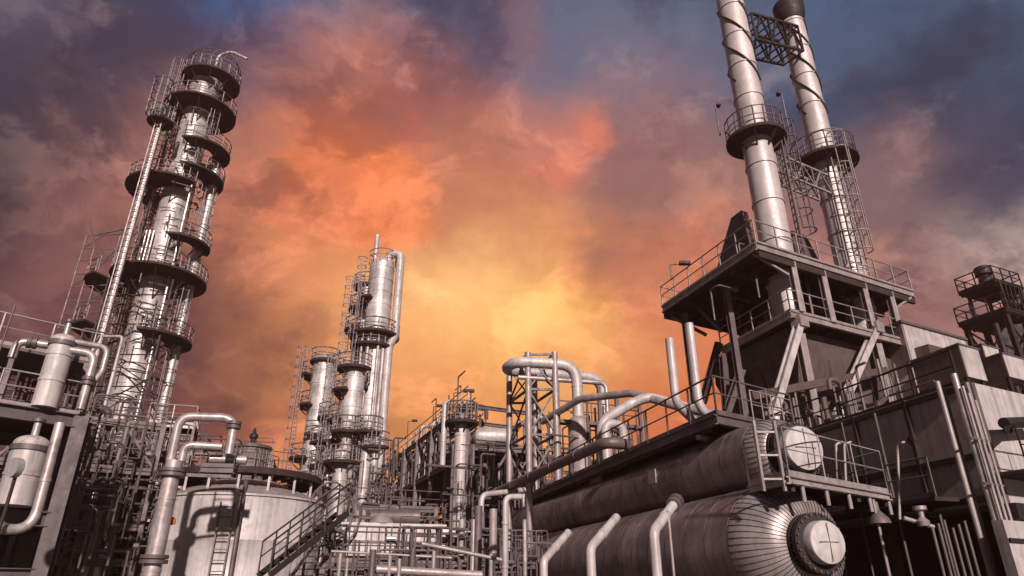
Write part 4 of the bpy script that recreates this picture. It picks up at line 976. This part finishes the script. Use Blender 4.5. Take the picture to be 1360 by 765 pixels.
part(MB().lathe(q + up(zt + 2.6), [(.5, 0), (.5, .8), (.3, 1.1), (.62, 1.1), (.62, 1.7), (.5, 1.8)], 16), 'hopper_drum', 'dark', t)
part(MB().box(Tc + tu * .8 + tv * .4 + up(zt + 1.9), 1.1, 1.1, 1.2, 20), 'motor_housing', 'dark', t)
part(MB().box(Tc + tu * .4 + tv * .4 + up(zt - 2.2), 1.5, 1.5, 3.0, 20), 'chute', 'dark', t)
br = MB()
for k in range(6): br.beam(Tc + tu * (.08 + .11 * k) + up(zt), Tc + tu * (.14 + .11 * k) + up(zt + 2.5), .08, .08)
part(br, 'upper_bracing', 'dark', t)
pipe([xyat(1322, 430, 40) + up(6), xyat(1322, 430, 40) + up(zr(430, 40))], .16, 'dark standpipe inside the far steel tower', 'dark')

# ================================================================ right foreground pipes and ladder
for i, (px, pyt, Y, r_, m_, lab) in enumerate(((1246, 512, 15.6, .06, 'pale', 'thin pale upright pipe at the left corner of the boiler casing'), (1268, 502, 15.4, .075, 'pipe', 'thickest upright pipe in front of the boiler corner'), (1254, 520, 15.8, .04, 'steel', 'thinnest upright pipe in front of the boiler corner'))):
    q = xyat(px, pyt, Y); pipe([q + up(zr(pyt, Y) + .1), q], r_, lab, m_)
q = xyat(1290, 560, 15.2)
t = thing('riser_bundle', 'bundle of three thin strapped risers right of the thickest boiler corner pipe', 'pipes', q)
for k in range(3): part(MB().tube([q + B * (.08 + .2 * k), q + B * (.08 + .2 * k) + up(zr(512 + 8 * k, 15.2))], .032, 8), 'riser', 'pale', t)
for z in (1.9, 2.9, 3.9, 4.9): part(MB().beam(q + B * -.25 + up(z), q + B * .6 + up(z), .04, .05), 'strap', 'steel', t)
for k in range(6):
    q = xyat(1238 + 9 * k, 700, 14.5 + .05 * k); pipe([q, q + up(zr(700 - (k % 3) * 5, 14.5))], .03, 'short thin upright pipe in the bank at bottom right', 'steel', group='bank of thin pipes at bottom right')
q = xyat(1225, 690, 15.5); solo(MB().lathe(q + up(zr(700, 15.5)), [(.02, 0), (.12, .02), (.14, .12), (.06, .2), (.06, .32), (.14, .36), (.14, .44)], 14), 'valve', 'pale', 'pale valve body in the shadow below the boiler casing', 'valve')
pipe([P(1200, 688, 15.6), P(1240, 700, 15.6)], .05, 'short pale pipe holding the valve below the boiler casing', 'pale')
q = xyat(1340, 720, 14.5)
t = thing('white_cabinet', 'white equipment cabinet at the bottom right edge', 'cabinet', q)
part(MB().para(q, B * 3, dirv(-18) * .25, up(zr(690, 14.5))), 'body', 'white', t)
part(MB().para(q - dirv(-18) * .02 + up(zr(720, 14.5)), B * 3, dirv(-18) * -.03, up(.08)), 'trim', 'dark', t)
# dark space frame behind lower right (under furnace)
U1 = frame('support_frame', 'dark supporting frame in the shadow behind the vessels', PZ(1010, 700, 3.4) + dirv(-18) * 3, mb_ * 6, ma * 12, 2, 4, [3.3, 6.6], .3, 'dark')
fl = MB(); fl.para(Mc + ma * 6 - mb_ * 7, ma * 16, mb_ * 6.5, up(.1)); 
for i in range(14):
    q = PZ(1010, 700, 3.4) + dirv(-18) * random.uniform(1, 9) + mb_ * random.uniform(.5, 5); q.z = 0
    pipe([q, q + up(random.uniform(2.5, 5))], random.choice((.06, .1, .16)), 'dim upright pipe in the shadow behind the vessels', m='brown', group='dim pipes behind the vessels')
W1 = thing('shade_wall', 'tall dark sheet standing in for the shade of the bay behind the vessels', 'wall', Mc + ma * 17)
part(MB().para(wc + wu * 2.2 + wA * .95 + up(-wz), wA.normalized() * -12, mb_ * .2, up(6.4)), 'shade_sheet', 'dark', W1)  # dark sheet added where the bay behind the vessels lies in shadow

# ================================================================ pale duct block in the centre foreground
Yd = 27; qa = P(446, 693, Yd); qb = P(592, 706, Yd + 1.2); qa.z = qb.z = (qa.z + qb.z) / 2
ud = qb - qa; vd = dirv(-20)
t = thing('duct_block', 'long low pale panelled duct in front of the middle towers', 'duct', Vector((qa.x, qa.y, 0)))
part(MB().para(qa - up(.95), ud, vd * 3.5, up(.95)), 'casing', 'white', t)
part(MB().para(qa - vd * .12 + up(.003), ud, vd * 3.7, up(.12)), 'top_cornice', 'cap', t)
part(MB().para(qa - up(.60) - vd * .06, ud, vd * .055, up(.08)), 'panel_rail', 'steel', t)
part(MB().para(qa - up(1.08) - vd * .1, ud, vd * 3.6, up(.12)), 'bottom_flange', 'pale', t)
for k in range(9): part(MB().beam(qa + ud * ((k + .5) / 9) - vd * .05, qa + ud * ((k + .5) / 9) - vd * .05 - up(.95), .05, .06), 'panel_joint', 'steel', t)
for k in range(5): part(MB().ibeam(Vector(((qa + ud * (k / 4)).x, (qa + ud * (k / 4)).y, 0)) + vd * .3, qa + ud * (k / 4) - up(1.1) + vd * .3, .22, .22), 'column', 'steel', t)
q = P(507, 690, Yd + .8); solo(MB().lathe(Vector((q.x, q.y, qa.z + .13)), [(.5, 0), (.45, .1), (.2, .35), (.05, .42)], 18), 'roof_vent', 'pale', 'small conical vent on top of the pale duct', 'vent')
q = P(525, 690, Yd + 1.6); solo(MB().lathe(Vector((q.x, q.y, qa.z + .45)), [(.3, -1), (.32, 1)], 14, dirv(80)), 'horizontal_drum', 'steel', 'grey cylinder lying on the pale duct roof', 'drum')
# foreground pipes below duct
for i, (x0, y0, x1, y1, r_, Y, lab) in enumerate(((560, 722, 668, 744, .06, 22, 'pale pipe slanting right below the pale duct'), (500, 756, 640, 764, .12, 21, 'fat pale pipe along the bottom middle edge'), (440, 732, 600, 741, .04, 23, 'thin pale pipe under the flange of the pale duct'))):
    pipe([P(x0, y0, Y), P(x1, y1, Y + .6)], r_, lab, 'pale')
q = xyat(671, 700, 21); pipe([q, q + up(zr(660, 21)), q + Vector((.5, .3, zr(658, 21)))], .09, 'upright white post pipe with elbow left of the lower vessel', 'white', rad=.25, bands=1.2)
for i, (px, pyt, Y, r_) in enumerate(((452, 735, 21, .06), (462, 742, 21, .05), (495, 730, 21.5, .1), (518, 738, 21, .06), (531, 742, 21, .06), (548, 728, 22, .1), (576, 732, 22, .06), (628, 690, 26, .11), (640, 680, 27, .1), (652, 700, 26, .08), (697, 690, 22, .07), (634, 672, 26, .16), (612, 690, 27, .13))):
    q = xyat(px, 740, Y); pipe([q, q + up(zr(pyt, Y))], r_, words(r_, [q, q + up(2)], ('pale', 'pipe', 'steel')[i % 3]) + ' pipe, number ' .replace(', number ', ' ') + 'standing ' + ('under the pale duct' if px < 592 else 'below the ring topped exchanger' if px < 645 else 'left of the lower vessel'), m=('pale', 'pipe', 'steel')[i % 3], group='upright pipes along the bottom middle')
q = xyat(655, 700, 24)
pipe([q + up(zr(735, 24)), q + up(zr(676, 24))], .14, 'leaning pale upright pipe under the small grey frame', 'pale')
# cluttered bays (frames with pipes) filling the depth
FINE = MB()
def bay(label, o, u, v, nu, nv, zs, seed, npipe, plabel, pg, w_=.22, m='steel', wall=True):
    rnd = random.Random(seed); t = frame('pipe_bay', label, o, u, v, nu, nv, zs, w_, m, tuple((i, k, 1 if (i + k) % 2 else -1) for i in range(nu) for k in range(1, len(zs)) if (i + k) % 3 == 0))
    o = Vector((o[0], o[1], 0))
    if wall: part(MB().para(o + v * 1.02, u, v.normalized() * .15, up(zs[-1] * .93)), 'back_sheeting', 'brown', t)
    for z in zs[:-1]: part(MB().para(o + up(z + .01) + v * .02, u, v * .9, up(.05)), 'floor_plate', 'grate', t)
    rb = MB()
    for z in zs: rail(rb, [o + up(z), o + u + up(z)], 1.0, 1.6, .03)
    part(rb, 'railing', 'steel', t)
    for i in range(npipe):
        q = o + u * rnd.random() + v * rnd.uniform(-.05, .6); zb = rnd.choice([0] + list(zs[:-1])); zt = zb + rnd.uniform(1.2, 4.5); zt = min(zt, zs[-1] + rnd.uniform(0, 1.3)); k = rnd.random(); r_ = rnd.choice((.06, .09, .13, .2))
        if k < .5: pts = [q + up(zb), q + up(zt)]
        elif k < .8: pts = [q + up(zb), q + up(zt), q + u.normalized() * rnd.uniform(-2, 2) + up(zt)]
        else: pts = [q + up(zb + 1), q + u.normalized() * rnd.uniform(2, 5) + up(zb + 1)]
        m_ = rnd.choice(('pipe', 'steel', 'steel', 'brown', 'brown'))
        if r_ < .075: FINE.tube(bend(pts, r_ * 3, 3), r_, 8)
        else: pipe(pts, r_, words(r_, pts, m_) + ' ' + plabel, m=m_, group=pg, n=8)
    for i in range(npipe * 2):
        q = o + u * rnd.random() + v * rnd.uniform(-.12, .1); zb = rnd.choice([0] + list(zs[:-1])) + rnd.uniform(0, 1); zt = min(zb + rnd.uniform(.8, 3.2), zs[-1] + 1.2); r_ = rnd.choice((.03, .04, .05)); e = q + u.normalized() * rnd.uniform(-1.6, 1.6)
        pts = [q + up(zb), q + up(zt), e + up(zt), e + up(max(zt - rnd.uniform(.3, 2), 0))]; m_ = rnd.choice(('pipe', 'steel', 'pale', 'brown'))
        FINE.tube(bend(pts, r_ * 3, 3), r_, 6)
    return t
bay('shaded pipe bay behind the pale duct and below the receding rack', PZ(470, 690, 5.5), dirv(68) * 12, dirv(-22) * 5, 5, 1, [3.2, zr(672, 40)], 3, 40, 'pipe in the shaded bay behind the pale duct', 'pipes behind the pale duct')
bay('pipe bay under the crowned column behind the round tank', xyat(395, 640, 72), dirv(80) * 14, dirv(-10) * 5, 4, 1, [4, zr(680, 72), zr(640, 72)], 4, 30, 'pipe in the bay behind the round tank', 'pipes behind the round tank')
bay('pipe bay behind the loop pipe, left of the round tank', xyat(175, 640, 42), dirv(75) * 8, dirv(-15) * 5, 3, 1, [4, zr(690, 42), zr(640, 42), zr(600, 42)], 5, 44, 'pipe in the bay behind the loop pipe', 'pipes behind the loop pipe')
bay('pipe bay at the foot of the left frame, behind the drums', xyat(-20, 640, 30), dirv(60) * 6.5, dirv(-30) * 4, 4, 1, [3, zr(690, 30), zr(610, 30), zr(545, 30)], 6, 40, 'pipe in the bay behind the left drums', 'pipes behind the left drums')
bay('low pipe bay along the bottom middle below the pale duct', P(430, 735, 25), dirv(72) * 8, dirv(-18) * 3, 4, 1, [1.6, 2.7], 8, 26, 'pipe in the low bay under the pale duct', 'pipes under the pale duct', .16)
bay('pipe bay behind the lattice pipe tower', xyat(640, 640, 42), dirv(65) * 14, dirv(-25) * 4, 5, 1, [4, 7.5, zr(600, 42)], 9, 34, 'pipe in the bay behind the lattice pipe tower', 'pipes behind the lattice pipe tower')
bay('pipe bay behind the walkway near the furnace', xyat(860, 640, 30), dirv(60) * 8, dirv(-20) * 6, 3, 1, [4, 6.4], 10, 16, 'pipe in the bay behind the walkway', 'pipes behind the walkway')

rnd = random.Random(21)
def scatter(o, u, v, z0, z1, n, ra=(.03, .07)):
    o = Vector((o[0], o[1], 0))
    for i in range(n):
        q = o + u * rnd.random() + v * rnd.random(); a = rnd.uniform(z0, z1); k = rnd.random(); r_ = rnd.uniform(*ra); d_ = u.normalized() * rnd.uniform(-1.8, 1.8)
        if k < .35: pts = [q + up(a), q + up(min(a + rnd.uniform(1, 4), z1 + .5))]
        elif k < .7: pts = [q + up(a), q + up(a + rnd.uniform(.5, 2)), q + d_ + up(a)]; pts[2].z = pts[1].z
        elif k < .85: pts = [q + up(a), q + d_ * 1.6 + up(a)]
        else: pts = [q + up(a), q + d_ + up(a), q + d_ + v.normalized() * .6 + up(a), q + d_ + v.normalized() * .6 + up(max(a - 1.5, 0))]
        FINE.tube(bend(pts, r_ * 3, 3), r_, 6)
        if k > .8: FINE.lathe(q + up(a), [(.02, -.12), (.13, -.1), (.13, .1), (.02, .12)], 10, d_)
scatter(xyat(95, 620, 40), dirv(75) * 6.5, dirv(-15) * 4, 2, zr(560, 40), 150)
scatter(xyat(20, 620, 27), dirv(60) * 5, dirv(-30) * 3, 2, zr(560, 27), 60)
scatter(c0 - uL * 3 + nL * 2, uL * 3, nL * 2, 7.3, 9.3, 30, (.025, .05))
scatter(xyat(425, 640, 55), dirv(75) * 7, dirv(-15) * 4, 3, zr(600, 55), 90, (.05, .11))
scatter(xyat(500, 640, 50), dirv(65) * 7, dirv(-25) * 8, 3, zr(585, 50), 120, (.04, .09))
scatter(PZ(600, 612, 9.3), RA * 20, RW * .5, 9.4, 12.0, 110, (.04, .09))
scatter(PZ(600, 612, 9.3), RA * 20, RW * .5, 12.3, 13.6, 30, (.04, .07))
scatter(xyat(640, 640, 34), dirv(65) * 5, dirv(-25) * 4, 3, zr(590, 34), 60)
scatter(xyat(760, 600, 29), dirv(62) * 5, dirv(-20) * 4, 6, zr(540, 29), 50, (.03, .06))
scatter(xyat(430, 740, 24.5), dirv(72) * 6.5, dirv(-18) * 1, .8, 2.9, 60, (.02, .05))
for k_ in range(9):
    q = Mc + nl * (.25 + .1 * (k_ % 3)) + ma * (1.6 + 1.25 * k_); FINE.tube(bend([q, q + up(rnd.choice((3.4, 4.6, 6.4))), q + up(rnd.choice((3.4, 4.6, 6.4))) + nl * -.3], .1) if False else [q, q + up(rnd.choice((3.6, 5.2, 6.6)))], rnd.choice((.025, .035, .05)), 8)
scatter(Mc + ma * 3 + mb_ * .5, ma * 8, mb_ * 4, mz, mz + 1.2, 30, (.03, .06))
scatter(C0 + an * 1 - up(pz), bn * 9, an * 5, 13, 15.2, 40, (.03, .08))
fp = mesh_obj(FINE, 'fine_pipework', 'steel', Vector()); fp['kind'] = 'stuff'
# ================================================================ thin warm air
hz = MB().para(Vector((-140, -12, -1.4)), Vector((280, 0, 0)), Vector((0, 190, 0)), up(48)); ho = mesh_obj(hz, 'haze', 'ground', Vector()); ho['kind'] = 'stuff'; ho.data.materials.clear()
hm = bpy.data.materials.new('thin_haze'); hm.use_nodes = True; hn = hm.node_tree.nodes; hn.clear()
pv = hn.new('ShaderNodeVolumePrincipled'); pv.inputs['Color'].default_value = (1, .52, .42, 1); pv.inputs['Density'].default_value = .0008; pv.inputs['Anisotropy'].default_value = .25
ou = hn.new('ShaderNodeOutputMaterial'); hm.node_tree.links.new(pv.outputs[0], ou.inputs['Volume']); ho.data.materials.append(hm)
